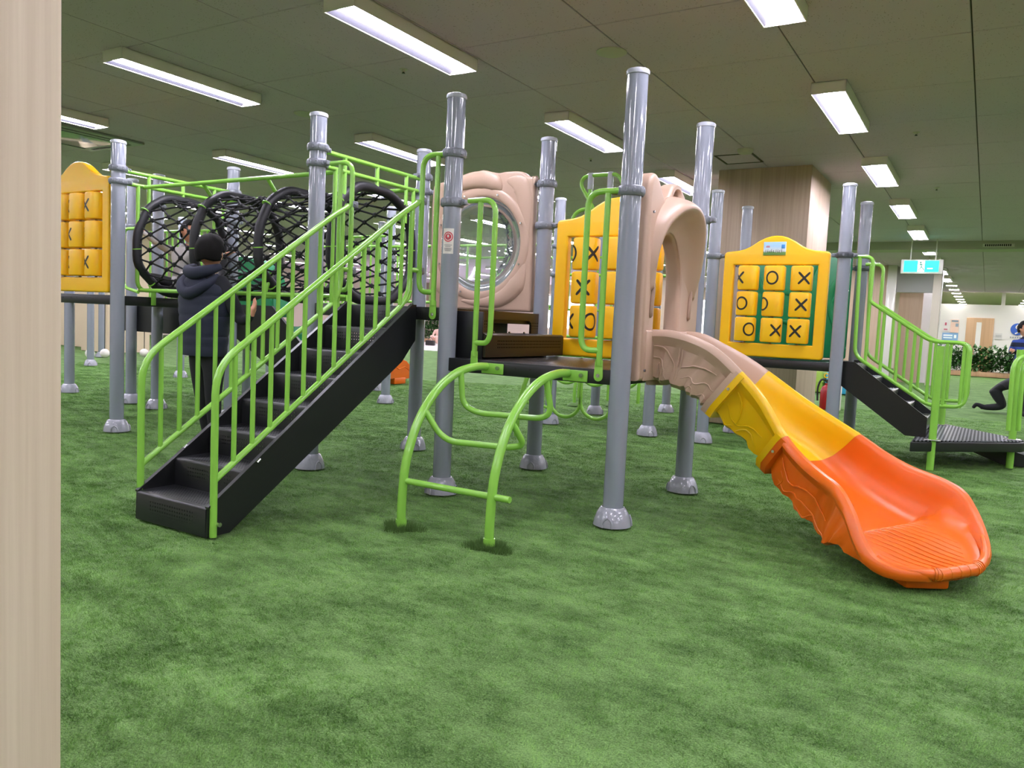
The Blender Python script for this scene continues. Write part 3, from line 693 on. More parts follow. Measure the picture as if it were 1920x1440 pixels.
fr = N.new('ShaderNodeFresnel'); fr.inputs[0].default_value = 1.5; mm = N.new('ShaderNodeMath'); mm.operation = 'MULTIPLY_ADD'; mm.inputs[1].default_value = 1.3; mm.inputs[2].default_value = .1; ms = N.new('ShaderNodeMixShader')
df = N.new('ShaderNodeBsdfDiffuse'); df.inputs[0].default_value = lin('#C4D2D4'); m5 = N.new('ShaderNodeMixShader')
tc = N.new('ShaderNodeTexCoord'); nz = N.new('ShaderNodeTexNoise'); nz.inputs['Scale'].default_value = 7; nz.inputs['Detail'].default_value = 6; m6 = N.new('ShaderNodeMath'); m6.operation = 'MULTIPLY'; m6.inputs[1].default_value = .36
L.new(tc.outputs['Object'], nz.inputs['Vector']); L.new(nz.outputs['Fac'], m6.inputs[0])
L.new(fr.outputs[0], mm.inputs[0]); L.new(mm.outputs[0], ms.inputs[0]); L.new(tr.outputs[0], ms.inputs[1]); L.new(gl.outputs[0], ms.inputs[2])
L.new(m6.outputs[0], m5.inputs[0]); L.new(ms.outputs[0], m5.inputs[1]); L.new(df.outputs[0], m5.inputs[2]); L.new(m5.outputs[0], o_.inputs[0])
bm = bm_new(); prof = [(.372 * sin(a), .24 * cos(a)) for a in [pi / 2 * k / 14 for k in range(15)]]
lathe(bm, prof, 56)
bm.transform(Matrix.Translation((X0, r1 - .02, Z0 + cz)) @ Matrix.Rotation(-pi / 2, 4, 'X'))
part('bubble_dome', bm, M_DOME, t, 'clear plastic dome bulging away from the viewer')
for k in range(8):
    a = 2 * pi * k / 8 + .39; bm = bm_new(); c = cc + Vector((.392 * cos(a), -.02, .392 * sin(a))); tube(bm, [c, c - Vector((0, .006, 0))], .008, 8); part('screw', bm, M_STEEL, t)

# ------------------------------------------------------------------ net tunnel
TY, TZ, TR = 4.47, 1.60, .42
t = thing('net_tunnel', 'black rope net tunnel with padded hoops and green frame bars', 'net tunnel', (-5.1, TY, 1.14))
oct_ = [(TY + dy, TZ + dz) for dy, dz in ((-.20, -.42), (.20, -.42), (.44, -.22), (.44, .12), (.36, .30), (.16, .40), (-.16, .41), (-.34, .30), (-.44, .08), (-.44, -.20))]
def hoop_pts(x, n=5):
    P = [Vector((x, y, z)) for y, z in oct_]; m = len(P); out = []
    for i in range(m):
        a, b, c = P[i - 1], P[i], P[(i + 1) % m]; p = b + (a - b) * .3; q = b + (c - b) * .3
        for k in range(n): tt = k / (n - 1); out.append(p * (1 - tt) ** 2 + b * 2 * tt * (1 - tt) + q * tt * tt)
    return out
HX = (-6.21, -5.46, -4.71, -3.97)
for x in HX:
    bm = bm_new(); tube(bm, hoop_pts(x), .037, 12, closed=True); hp = part('padded_hoop', bm, M_PAD, t)
    for yy, zz in ((-.37, .27), (.30, .34), (-.44, -.06), (.44, 0), (-.3, -.34)):
        bm = bm_new(); d = Vector((0, yy, zz)); tg = Vector((0, -zz, yy)).normalized(); c = Vector((x, TY + yy, TZ + zz)); tube(bm, [c - tg * .004, c + tg * .004], .0385, 12); part('cable_tie', bm, M_GREEN, hp)
for y, z in ((4.10, 2.065), (4.86, 2.065), (4.07, 1.195), (4.86, 1.195)):
    bm = bm_new(); tube(bm, [(-6.23, y, z), (-3.955, y, z)], .0165, 12); part('frame_bar', bm, M_GREEN, t)
for x in HX[1:3]:
    for y, yo in ((4.10, 4.24), (4.86, 4.70)):
        bm = bm_new(); tube(bm, [(x, y, 2.065), (x - .02, yo, 1.93)], .0155, 10); part('strut', bm, M_GREEN, t)
        bm = bm_new(); tube(bm, [(x, y if y < 4.5 else y, 1.195), (x + .02, yo - (.1 if y < 4.5 else -.1), 1.36)], .0155, 10); part('strut', bm, M_GREEN, t)
# net: diamonds between hoops
hp = hoop_pts(0); per = [0]
for a, b in zip(hp, hp[1:] + hp[:1]): per.append(per[-1] + (b - a).length)
def hp_at(s):
    s = (s % 1) * per[-1]
    for i in range(len(hp)):
        if per[i + 1] >= s:
            f = (s - per[i]) / max(per[i + 1] - per[i], 1e-9); a, b = hp[i], hp[(i + 1) % len(hp)]; return a + (b - a) * f
NA, NX = 20, 17
JIT = {}
def node(i, j):
    x = HX[0] + (HX[-1] - HX[0]) * j / NX; ph = ((j / NX * 3) % 1.0); sag = 1 - .12 * sin(pi * ph)
    p = hp_at((i + .5 * (j % 2)) / NA); k_ = (i % NA, j)
    if k_ not in JIT: JIT[k_] = Vector((random.gauss(0, .012), 0, random.gauss(0, .008))) * (0 if j in (0, NX) else 1)
    return Vector((x, TY + (p.y - TY) * sag, TZ + (p.z - TZ) * sag)) + JIT[k_]
bm = bm_new()
for j in range(NX):
    for i in range(NA):
        a = node(i, j)
        for di in ((0, 1) if j % 2 else (0, -1)):
            tube(bm, [a, node(i + di, j + 1)], .0078, 6, cap=False)
part('rope_net', mesh(bm), M_ROPE, t)
bm = bm_new()
for j in range(NX + 1):
    for i in range(NA):
        c = node(i, j); lathe(bm, [(0, -.022), (.019, -.010), (.019, .010), (0, .022)], 6, c)
o = part('rope_knot', mesh(bm), M_ROPE, t); o['kind'] = 'stuff'

# guard rails at both tunnel mouths
def mouth(x, label, vs, z0=1.14):
    t = thing('tunnel_guardrail', label, 'guardrail', (x, 4.45, z0))
    for z in (2.17, 2.07): bm = bm_new(); tube(bm, [(x, r0 + .06, z), (x, r1 - .06, z)], .0165, 12); part('top_rail', bm, M_GREEN, t)
    for y in vs: bm = bm_new(); tube(bm, [(x, y, 2.17), (x, y, 1.99 if abs(y - 4.47) < .25 else 1.80)], .0155, 10); part('upright', bm, M_GREEN, t)
    for y, s in ((4.04, 1), (4.90, -1)):
        bm = bm_new(); tube(bm, fillet([(x, y, 2.07), (x, y, 1.195), (x, y + s * .17, 1.195)], .09, 6), .0165, 12); part('side_bar', bm, M_GREEN, t)
        bm = bm_new(); box(bm, (x + .02, y + s * .14, 1.14), (.008, .045, .14), .003); part('foot_plate', bm, M_GREEN, t)
mouth(c4 + .01, 'green guardrail around the left mouth of the net tunnel', (4.14, 4.47, 4.80))
mouth(c2 - .0, 'green guardrail around the right mouth of the net tunnel', (4.13, 4.47, 4.81))

# ------------------------------------------------------------------ slide hood
t = thing('slide_hood', 'tan moulded hood with arched opening over the slide entrance', 'slide hood', (-1.62, 4.45, .78))
HO = [(3.99, .78), (3.99, 1.78), (4.01, 1.87), (4.06, 1.915), (4.12, 1.90), (4.18, 1.84), (4.24, 1.80), (4.30, 1.84), (4.36, 1.90), (4.44, 1.915), (4.53, 1.88), (4.62, 1.82), (4.72, 1.79), (4.82, 1.74), (4.90, 1.62), (4.92, 1.45), (4.92, .78)]
HOs = smoothpts([(a, b, 0) for a, b in HO[1:-1]], 4); HOl = [(3.99, .78)] + [(p.x, p.y) for p in HOs] + [(4.92, .78)]
arch_in = [(4.165, .86), (4.165, 1.30), (4.18, 1.45), (4.23, 1.56), (4.31, 1.605), (4.38, 1.605), (4.45, 1.57), (4.51, 1.49), (4.545, 1.38), (4.55, 1.26), (4.55, .86)]
ai = smoothpts([(a, b, 0) for a, b in arch_in[1:-1]], 4); ai = [(4.165, .86)] + [(p.x, p.y) for p in ai] + [(4.55, .86)]
ear = [(4.41 + .045 * cos(a) + .012 * sin(a), 1.845 + .034 * sin(a)) for a in [2 * pi * k / 20 for k in range(20)]]
YZ = lambda x: Matrix(((0, 0, 1, x), (1, 0, 0, 0), (0, 1, 0, 0), (0, 0, 0, 1)))
part('back_panel', plate([HOl, ai, ear], .10, .03, YZ(-1.655), 5), M_TAN, t)
# visor bulging outwards over the arch: lofted through base line, outer crest, rim, inner wall and hole edge
base_ = [(-1.625, 4.05, 1.24), (-1.62, 4.045, 1.45), (-1.62, 4.09, 1.66), (-1.62, 4.22, 1.79), (-1.62, 4.38, 1.84), (-1.62, 4.55, 1.82), (-1.62, 4.70, 1.74), (-1.62, 4.82, 1.59), (-1.62, 4.85, 1.42), (-1.625, 4.83, 1.22)]
rim_ = [(-1.60, 4.09, 1.30), (-1.585, 4.10, 1.50), (-1.55, 4.15, 1.64), (-1.515, 4.25, 1.725), (-1.495, 4.37, 1.76), (-1.49, 4.49, 1.745), (-1.50, 4.60, 1.675), (-1.53, 4.68, 1.55), (-1.57, 4.74, 1.40), (-1.605, 4.78, 1.27)]
edge_ = [(-1.615, 4.15, 1.26), (-1.61, 4.165, 1.44), (-1.61, 4.215, 1.56), (-1.61, 4.30, 1.615), (-1.61, 4.36, 1.62), (-1.61, 4.43, 1.595), (-1.61, 4.50, 1.52), (-1.61, 4.545, 1.42), (-1.61, 4.56, 1.32), (-1.615, 4.60, 1.20)]
curves = []
crest_ = [tuple(.45 * a_ + .55 * b_ + (.03, 0, .012)[i_] * (1 if 0 < n_ < 9 else .2) for i_, (a_, b_) in enumerate(zip(p_, q_))) for n_, (p_, q_) in enumerate(zip(base_, rim_))]
inner_ = [tuple(.5 * a_ + .5 * b_ - (.012, 0, 0)[i_] for i_, (a_, b_) in enumerate(zip(p_, q_))) for p_, q_ in zip(rim_, edge_)]
rimo = [tuple(a_ + (.012, 0, 0)[i_] for i_, a_ in enumerate(p_)) for p_ in rim_]
cv = [smoothpts(c_, 6) for c_ in (base_, crest_, rimo, inner_, edge_)]
bm = bm_new(); V = []
for i in range(len(cv[0])):
    col = smoothpts([c_[i] for c_ in cv], 6); V.append([bm.verts.new(p) for p in col])
for A, B in zip(V, V[1:]):
    for k in range(len(A) - 1): bm.faces.new((A[k], B[k], B[k + 1], A[k + 1]))
o = part('canopy', bm, M_TAN, t)
sm = o.modifiers.new('s', 'SOLIDIFY'); sm.thickness = .012; sm.offset = -1
for y in (4.09, 4.72):
    bm = bm_new(); P = smoothpts([(-1.602, y, 1.13), (-1.600, y, 1.2), (-1.600, y + .01, 1.27), (-1.605, y + .02, 1.33)], 4)
    tube(bm, P, [.004] + [.014] * (len(P) - 2) + [.004], 8); part('moulded_groove', bm, mat('tan_groove_shade', '#977C69', .5), t)  # dimples as raised strips, recess shade put into the darker tan
bm = bm_new()
for y, z in ((4.03, .84), (4.87, .84), (4.03, 1.7)): tube(bm, [(-1.597, y, z), (-1.588, y, z)], .008, 8)
part('screw', bm, M_STEEL, t)

# ------------------------------------------------------------------ the slide
NEAR_ = [(-1.62, 4.17, 1.065), (-1.50, 4.17, 1.065), (-1.36, 4.17, 1.035), (-1.23, 4.18, .975), (-1.10, 4.20, .865), (-.97, 4.23, .725), (-.84, 4.22, .545), (-.73, 4.15, .455), (-.62, 4.04, .405), (-.52, 3.90, .375), (-.445, 3.80, .30), (-.39, 3.74, .205), (-.335, 3.70, .135), (-.26, 3.69, .105), (-.17, 3.705, .095), (-.10, 3.74, .09)]
FAR_ = [(-1.62, 4.70, 1.065), (-1.50, 4.70, 1.055), (-1.36, 4.69, 1.00), (-1.22, 4.68, .935), (-1.08, 4.65, .855), (-.84, 4.63, .70), (-.57, 4.61, .545), (-.43, 4.58, .465), (-.30, 4.53, .415), (-.16, 4.46, .385), (-.06, 4.40, .345), (.00, 4.33, .275), (.045, 4.24, .195), (.065, 4.14, .14), (.06, 4.03, .11), (.03, 3.92, .095)]
DEP = [.25, .25, .25, .25, .245, .235, .225, .23, .245, .265, .215, .135, .07, .04, .025, .018]
NS = 6
Np = smoothpts(NEAR_, NS); Fp = smoothpts(FAR_, NS); Dp = [v.x for v in smoothpts([(d, 0, 0) for d in DEP], NS)]
def slide_rings(i0, i1, grow=0.0, lift=0.0):
    rings = []
    for i in range(i0, i1 + 1):
        a, b = Np[i], Fp[i]; s = (b - a); wd = s.length; s = s.normalized()
        p, q = (Np[max(i - 1, 0)] + Fp[max(i - 1, 0)]) / 2, (Np[min(i + 1, len(Np) - 1)] + Fp[min(i + 1, len(Np) - 1)]) / 2
        f = (q - p).normalized(); n = s.cross(f); n = -n if n.z < 0 else n
        c = (a + b) / 2; h = wd / 2; d = Dp[i]; rr = min(.026, .35 * d + .012)
        prof = []
        # inner bed from near wall foot to far wall foot, walls, rolled rims, outer skin, underside
        k = min(1, d / .2)
        inner = [(-h + .005, -rr), (-h + .012, -rr - d * .25), (-h + .022, -d * .55), (-h + .045, -d * .82), (-h + .09, -d * .97), (-h * .5, -d), (0, -d - .002), (h * .5, -d), (h - .09, -d * .97), (h - .045, -d * .82), (h - .022, -d * .55), (h - .012, -rr - d * .25), (h - .005, -rr)]
        rimF = [(h + .004, -rr * .3), (h + .016, .002), (h + .036, .001), (h + .052, -rr * .55), (h + .056, -rr * 1.4), (h + .044, -rr * 2.0 - .006)]
        outF = [(h + .022, -rr * 2.2 - d * .12), (h + .018 , -d * .75), (h + .01, -d - .012)]
        under = [(h - .03, -d - .032), (h * .4, -d - .036), (-h * .4, -d - .036), (-h + .03, -d - .032)]
        outN = [(-x, y) for x, y in outF[::-1]]; rimN = [(-x, y) for x, y in rimF[::-1]]
        for x, y in inner + rimF + outF + under + outN + rimN:
            if y < -d - .005 or (abs(x) > h and y < -d * .6):
                sc_ = (.5 + .5 * sin(i * 1.15)) * .6 + (.5 + .5 * sin(i * 2.3 + 1)) * .4; am = min(1, max(0, (i - 2) / 3)) * min(1, max(0, (len(Np) - 18 - i) / 14)) * (0 if abs(i - 4 * NS) < 2 or abs(i - 6 * NS) < 2 else 1)
                y -= (.006 + .024 * sc_) * am; x += (.02 * sc_ * am if x > 0 else -.02 * sc_ * am) if abs(x) > h - .04 else 0
            if grow: 
                yy = y - .015 if y < -.04 else y + grow; xx = x + (grow if x > 0 else -grow)
            else: xx, yy = x, y
            prof.append(c + s * xx + n * yy)
        rings.append(prof)
    return rings
def slide_section(i0, i1, flange0=True, flange1=True):
    bm = bm_new(); R_ = slide_rings(i0, i1); m = len(R_[0]); V = [[bm.verts.new(p) for p in r] for r in R_]
    for A, B in zip(V, V[1:]):
        for k in range(m): bm.faces.new((A[k], A[(k + 1) % m], B[(k + 1) % m], B[k]))
    bm.faces.new(V[0][::-1]); bm.faces.new(V[-1])
    return bm
def flange(i, wdt=.018, side=1):
    """thick joint collar around the outside of the trough"""
    rg = slide_rings(i, i)[0]; a, b = Np[i], Fp[i]; s = (b - a).normalized(); f = ((Np[min(i + 1, len(Np) - 1)] + Fp[min(i + 1, len(Np) - 1)]) / 2 - (Np[max(i - 1, 0)] + Fp[max(i - 1, 0)]) / 2).normalized()
    n = s.cross(f); n = -n if n.z < 0 else n; c = (a + b) / 2; h = (b - a).length / 2; d = Dp[i]
    out = [(h + .055, -.012), (h + .062, -.05), (h + .062, -d), (h + .03, -d - .06), (0, -d - .075), (-h - .03, -d - .06), (-h - .062, -d), (-h - .062, -.05), (-h - .055, -.012)]
    inn = [(-h - .02, -.02), (-h - .01, -.06), (-h - .0, -d), (-h + .03, -d - .02), (0, -d - .02), (h - .03, -d - .02), (h, -d), (h + .01, -.06), (h + .02, -.02)]
    poly = out + inn; bm = bm_new(); lo, hi = (0, wdt) if side > 0 else (-wdt, 0)
    A = [bm.verts.new(c + s * x + n * y + f * lo) for x, y in poly]; B = [bm.verts.new(c + s * x + n * y + f * hi) for x, y in poly]; m = len(poly)
    for k in range(m): bm.faces.new((A[k], A[(k + 1) % m], B[(k + 1) % m], B[k]))
    bm.faces.new(A[::-1]); bm.faces.new(B)
    bmesh.ops.bevel(bm, geom=[e for e in bm.edges if len(e.link_faces) == 2 and e.calc_face_angle(0) > .5], offset=.005, segments=2, affect='EDGES')
    return bm
def side_map(i, fx, out=.0):      # point on the near outer wall: i station (float), fx depth fraction 0..1
    i = min(max(i, 0), len(Np) - 1.001); k = int(i); t_ = i - k
    A = slide_rings(k, k)[0]; B = slide_rings(k + 1, k + 1)[0]
    def at(Rg):
        m = len(Rg); # outN occupies just before rimN
        rimN = Rg[-6:]; outN = Rg[-9:-6]; tp = rimN[0]; bt = outN[0]
        return tp + (bt - tp) * fx
    p = at(A) * (1 - t_) + at(B) * t_; s = (Np[k] - Fp[k]).normalized(); return p + s * out
def squiggle(bm, pts, r=.0045):
    P = smoothpts([(a, b, 0) for a, b in pts], 6); tube(bm, [side_map(p.x, p.y, .000) for p in P], [max(r * sin(pi * min(1, (k + .6) / len(P))) ** .4, .002) for k in range(len(P))], 7)
SA, SB, SE = 4 * NS, 6 * NS, len(Np) - 1
t = thing('slide', 'curved plastic slide in tan, yellow and orange sections', 'slide', (-.8, 4.3, 0))
tn = part('tan_section', slide_section(0, SA), M_TAN, t, 'tan top section of the slide')
part('yellow_section', slide_section(SA, SB), M_YEL2, t, 'yellow middle section of the slide')
og = part('orange_section', slide_section(SB, SE), M_ORG, t, 'orange lower section of the slide')
for (i, sd, m_, pr) in ((0, 1, M_TAN, t), (SA, -1, M_TAN, t), (SA, 1, M_YEL2, t), (SB, -1, M_YEL2, t), (SB, 1, M_ORG, t)):
    part('joint_collar', flange(i, .034 if i else .012, sd), m_, pr)
bm = bm_new(); box(bm, (-1.605, 4.44, .92), (.02, .80, .28), .009); part('mounting_plate', bm, M_TAN, t)
def reliefs(name, sqs, m_, r=.0048):
    bm = bm_new()
    for q in sqs: squiggle(bm, q, r)
    part(name, bm, m_, t)
n4 = NS
reliefs('moulded_vine', [[(2, .15), (6, .2), (9, .45), (11, .75)], [(10, .12), (11, .5), (11.5, .9)], [(10.8, .12), (11.8, .5), (12.2, .9)], [(12, .55), (15, .42), (18, .3), (21, .25)], [(13, .8), (16, .7), (18, .75), (20, .6), (22.5, .6)], [(2, .45), (5, .5), (7, .75), (9, 1.0)], [(3, .9), (4, .6), (5, .8), (4.6, 1.0)], [(6, .95), (7, .7), (8, .9)], [(16, 1.0), (17, .85), (18.4, .95), (19, 1.05)], [(20, 1.0), (21.5, .85), (22.5, .9)]], M_TAN)
reliefs('moulded_vine', [[(26, .15), (28, .3), (29, .6), (29.4, .85)], [(26, .6), (28, .75), (29.5, .8), (31, .6), (33.5, .4)], [(30, .95), (31, .75), (33, .75), (34, .9)], [(27, .95), (28, 1.0), (29, .9)]], M_YEL2)
reliefs('moulded_vine', [[(38, .2), (40, .45), (42, .6), (44, .4), (47, .35), (52, .6)], [(39, .75), (41, .9), (43, .75), (46, .7), (50, .95)], [(44, .9), (46, 1.02), (48, .85), (52, 1.0)], [(39, .5), (40, .7), (39.5, .95)]], M_ORG)
# fine anti-slip ridges on the run-out and knurls on the lip
bm = bm_new()
for k in range(15):
    yc = 3.80 + .50 * k / 14; P = []
    for i in range(9 * NS, 14 * NS, 2):
        a, b = Np[i], Fp[i]; f = (yc - a.y) / (b.y - a.y)
        if not .14 < f < .86: continue
        c = a + (b - a) * f; s = (b - a).normalized(); p, q = (Np[i - 1] + Fp[i - 1]) / 2, (Np[i + 1] + Fp[i + 1]) / 2; ff = (q - p).normalized(); n = s.cross(ff); n = -n if n.z < 0 else n
        P.append(c - n * (Dp[i] - .0005))
    if len(P) > 2: tube(bm, P, .0026, 5)
part('anti_slip_ridge', bm, M_ORG, t)
lipP = [Np[i].copy() for i in range(12 * NS, len(Np))] + [Np[-1] + (Fp[-1] - Np[-1]) * f for f in (.25, .5, .75)] + [Fp[i].copy() for i in range(len(Fp) - 1, 12 * NS, -1)]
bm = bm_new(); lipP = [p - Vector((0, 0, .006)) for p in lipP]; tube(bm, lipP, [.028 * min(1, .3 + k / 26, .3 + (len(lipP) - 1 - k) / 26) for k in range(len(lipP))], 12)
for k in range(16, len(lipP) - 14):
    p = lipP[k]; tg = (lipP[k + 1] - lipP[k - 1]).normalized(); tube(bm, [p - tg * .004, p + tg * .004], .0298, 10)
part('lip', bm, M_ORG, t)
bm = bm_new(); box(bm, (-.17, 3.83, .035), (.2, .12, .07), .015, 2, Matrix.Rotation(.6, 3, 'Z')); part('foot_block', bm, M_ORG, t)
for i, fx in ((SA + .5, .25), (SA + .5, .75), (SB + .5, .25), (SB + .5, .75), (.6, .4), (.6, .95)):
    p = side_map(i, fx, .02 if i < 1 else .03); bm = bm_new(); s = (Np[0] - Fp[0]).normalized(); tube(bm, [p, p + s * .008], .008, 8); part('bolt', bm, M_STEEL, t)

# ------------------------------------------------------------------ right tower: stair, rails, low platform
t = thing('staircase', 'short black staircase going down from the right-hand tower', 'stairs', (-.75, 7.9, 0))
sm_ = step_mesh(.66, .10, .155); sm_.materials.append(mat('black_tread', '#1C1D20', .25))
for k in range(5):
    o = part('step', sm_, None, t, local=True, loc=(.36 - k * .145, 0, .41 + k * .107)); o.rotation_euler = (0, 0, pi / 2)
for y in (7.55, 8.25):
    bm = bm_new(); prism(bm, [(-1.1, .86), (-1.0, .86), (-.39, .42), (-.39, .25), (-.55, .25), (-1.1, .64)], 'y', y - .006, y + .006); part('stringer', bm, M_BLK, t)
def tower_rail(y, label, g=.0165):
    t = thing('stair_handrail', label, 'handrail', (-.6, y, .5))
    bm = bm_new(); tube(bm, fillet([(-1.07, y, 1.79), (-.91, y, 1.79), (-.91, y, 1.40), (-.41, y, 1.075), (-.13, y, 1.075), (-.12, y, .54), (-.39, y, .53), (-1.0, y, .92), (-1.02, y, 1.79)], [0, .07, .03, .06, .09, .09, .08, .08, 0], 6), g, 12); part('outer_rail', bm, M_GREEN, t)
    for k in range(7):
        x = -.91 + k * .125; zt = 1.40 - (x + .91) * .65 if x < -.41 else 1.075; zb = .86 - (x + .91) * .64 if x < -.39 else .53
        bm = bm_new(); tube(bm, [(x, y, zb), (x, y, zt)], .0135, 10); part('baluster', bm, M_GREEN, t)
tower_rail(7.5, 'green handrail on the near side of the short right stair'); tower_rail(8.28, 'green handrail on the far side of the short right stair')
M_GRID = holes('open_grid_platform', '#6A6B70', ('X', 'Y'), .028, .33, (-2, 2, -2, 2), .35, see=False)
t = thing('low_platform', 'low black triangular platform with open grid top', 'platform', (0, 8.1, .25))
tri = [(-.46, 7.22), (.30, 8.0), (.34, 8.12), (.30, 8.22), (-.30, 8.98), (-.46, 8.98)]
part('grid_top', plate([[(x, y) for x, y in tri]], .01, .003, Matrix.Translation((0, 0, .247))), M_GRID, t)
part('edge_frame', plate([[(x + (x > 0) * .02 - (x < -.2) * .02, y + (.02 if y > 8.5 else -.02 if y < 7.6 else 0)) for x, y in tri]], .085, .012, Matrix.Translation((0, 0, .198))), M_BLK, t)
for k, (x, y) in enumerate(((-.33, 7.38), (.25, 8.08), (-.33, 8.84))):
    bm = bm_new(); tube(bm, [(x, y, 0), (x, y, 1.04)], .03, 14); part('leg', bm, M_GREEN, t)
    bm = bm_new(); box(bm, (x, y, .256), (.13, .1, .008), .003); part('steel_plate', bm, M_STEEL, t)
pass
t = thing('platform_rail', 'green looped rail at the right edge of the view', 'handrail', (.27, 7.3, .3))
for dx in (0, .07, .15):
    bm = bm_new(); tube(bm, fillet([(.20 + dx, 7.5 + dx, .38), (.19 + dx, 7.5 + dx, .92), (.24 + dx, 7.56 + dx, .99), (.36 + dx, 7.7 + dx, 1.0)], .08, 5), .018, 10); part('loop', bm, M_GREEN, t)
t = thing('staircase', 'black perforated steps leading down beyond the low platform', 'stairs', (.35, 8.6, 0))
M_PR = holes('perforated_black_slope', '#1B1C1E', ('X', 'Y'), .025, .22, (-.6, .6, -.6, .6), .35)
bm = bm_new(); prism(bm, [(-.05, .2), (.55, .02), (.55, .0), (-.05, .16)], 'y', 8.3, 9.1); part('step', bm, M_PR, t)
bm = bm_new(); prism(bm, [(-.08, .22), (.62, .04), (.62, .0), (.2, .0), (-.08, .1)], 'y', 8.26, 8.28); part('stringer', bm, M_BLK, t)

# dark green tower pieces
t = thing('climbing_panel', 'dark green moulded panel with swirls behind the right game panel', 'play panel', (-1.75, 8.36, .85))
part('board', lohi(-2.22, -1.2, 8.34, 8.40, .86, 1.9, .02), M_DGRN, t)
bm = bm_new()
for q in ([(-1.25, 1.75), (-1.35, 1.6), (-1.38, 1.4), (-1.3, 1.15), (-1.2, .95)], [(-1.5, 1.85), (-1.62, 1.6), (-1.75, 1.5), (-1.95, 1.55)], [(-1.3, 1.5), (-1.45, 1.3), (-1.5, 1.1), (-1.42, .9)], [(-1.55, 1.3), (-1.7, 1.2), (-1.85, 1.22)], [(-2.1, 1.7), (-2.0, 1.3), (-2.05, 1.0)], [(-1.6, 1.1), (-1.75, .95), (-1.95, 1.0)]):
    relief(bm, q, [.01, .03, .03, .01], .6, 8.34)
part('moulded_swirl', bm, M_DGRN, t)
t = thing('green_slide', 'dark green wave slide behind the person in the vest', 'slide', (-6.9, 5.9, .8))
bm = bm_new(); V = []
for i in range(17):
    s = i / 16; x = -7.15 + .85 * s; zt = 1.02 - .10 * s + .05 * sin(s * 7); 
    V.append([bm.verts.new(p) for p in ((x, 5.6, zt - .22), (x, 5.6, zt), (x, 5.64, zt + .01), (x, 5.68, zt - .12), (x, 6.1, zt - .12), (x, 6.14, zt + .01), (x, 6.18, zt), (x, 6.18, zt - .22))])
for A, B in zip(V, V[1:]):
    for k in range(8): bm.faces.new((A[k], A[(k + 1) % 8], B[(k + 1) % 8], B[k]))
bm.faces.new(V[0]); bm.faces.new(V[-1][::-1]); part('trough', bm, M_DGRN, t)
bm = bm_new()
for x in (-7.05, -6.45): tube(bm, [(x, 5.9, 0), (x, 5.9, .8)], .045, 12)
part('support', bm, M_POST, t)
t = thing('slide_hood', 'dark green moulded slide mouth seen through the net', 'slide hood', (-7.8, 6.5, 1.14))
bm = bm_new(); prism(bm, [(-8.3, 1.0), (-8.28, 1.5), (-8.1, 1.68), (-7.85, 1.72), (-7.6, 1.66), (-7.4, 1.5), (-7.3, 1.3), (-7.28, 1.0)], 'y', 6.45, 6.75); bmesh.ops.bevel(bm, geom=list(bm.edges), offset=.03, segments=3, affect='EDGES'); part('shell', bm, M_DGRN, t)
bm = bm_new(); relief(bm, [(-8.1, 1.25), (-7.95, 1.45), (-7.7, 1.5), (-7.5, 1.35)], [.02, .045, .045, .02], .6, 6.45); part('moulded_relief', bm, M_DGRN, t)
bm = bm_new()
for x in (-8.15, -7.45): tube(bm, [(x, 6.6, 0), (x, 6.6, 1.05)], .03, 10)
part('support', bm, M_POST, t)
t = thing('steering_wheel', 'yellow toy wheel seen between the stair balusters', 'toy wheel', (-8.6, 8, .5))
bm = bm_new(); P = [(-8.65 + .12 * cos(a), 8, .5 + .12 * sin(a)) for a in [2 * pi * k / 24 for k in range(24)]]; tube(bm, P, .03, 8, closed=True); part('rim', bm, M_YEL, t)
bm = bm_new(); lathe(bm, [(0, -.02), (.1, -.02), (.1, .02), (0, .02)], 20); bm.transform(Matrix.Translation((-8.65, 8, .5)) @ Matrix.Rotation(pi / 2, 4, 'X')); part('hub', bm, mat('dark_yellow', '#B07A08', .4), t)
bm = bm_new(); tube(bm, [(-8.65, 8.0, .5), (-9.1, 8.0, .5)], .02, 8); part('shaft', bm, mat('brown_metal', '#8A5A20', .5), t)
bm = bm_new(); tube(bm, [(-9.1, 8.0, 0), (-9.1, 8.0, .6)], .03, 10); part('stand', bm, M_POST, t)
t = thing('orange_slide', 'small orange slide end in the distance, behind the long stair', 'slide', (-8.1, 9.8, 0))
bm = bm_new(); prism(bm, smooth2 := [(9.35, .10), (9.35, .38), (9.5, .42), (9.7, .41), (9.9, .37), (10.02, .28), (10.06, .16), (10.04, .09), (9.9, .07)], 'x', -8.06, -8.0); bmesh.ops.bevel(bm, geom=list(bm.edges), offset=.012, segments=2, affect='EDGES'); part('side_wall', bm, M_ORG, t)
bm = bm_new(); prism(bm, [(9.35, .10), (9.35, .38), (9.5, .42), (9.7, .41), (9.9, .37), (10.02, .28), (10.06, .16), (10.04, .09), (9.9, .07)], 'x', -8.6, -8.54); part('side_wall', bm, M_ORG, t)
part('bed', lohi(-8.58, -8.02, 9.35, 10.05, .08, .11, .01), M_ORG, t)
part('foot_block', lohi(-8.12, -7.99, 9.6, 9.88, 0, .1, .015), M_ORG, t)
bm = bm_new(); tube(bm, smoothpts([(-7.998, 9.4, .28), (-7.998, 9.55, .33), (-7.998, 9.7, .24), (-7.998, 9.85, .27), (-7.998, 9.98, .2)], 4), .008, 6); part('moulded_vine', bm, M_ORG, t)

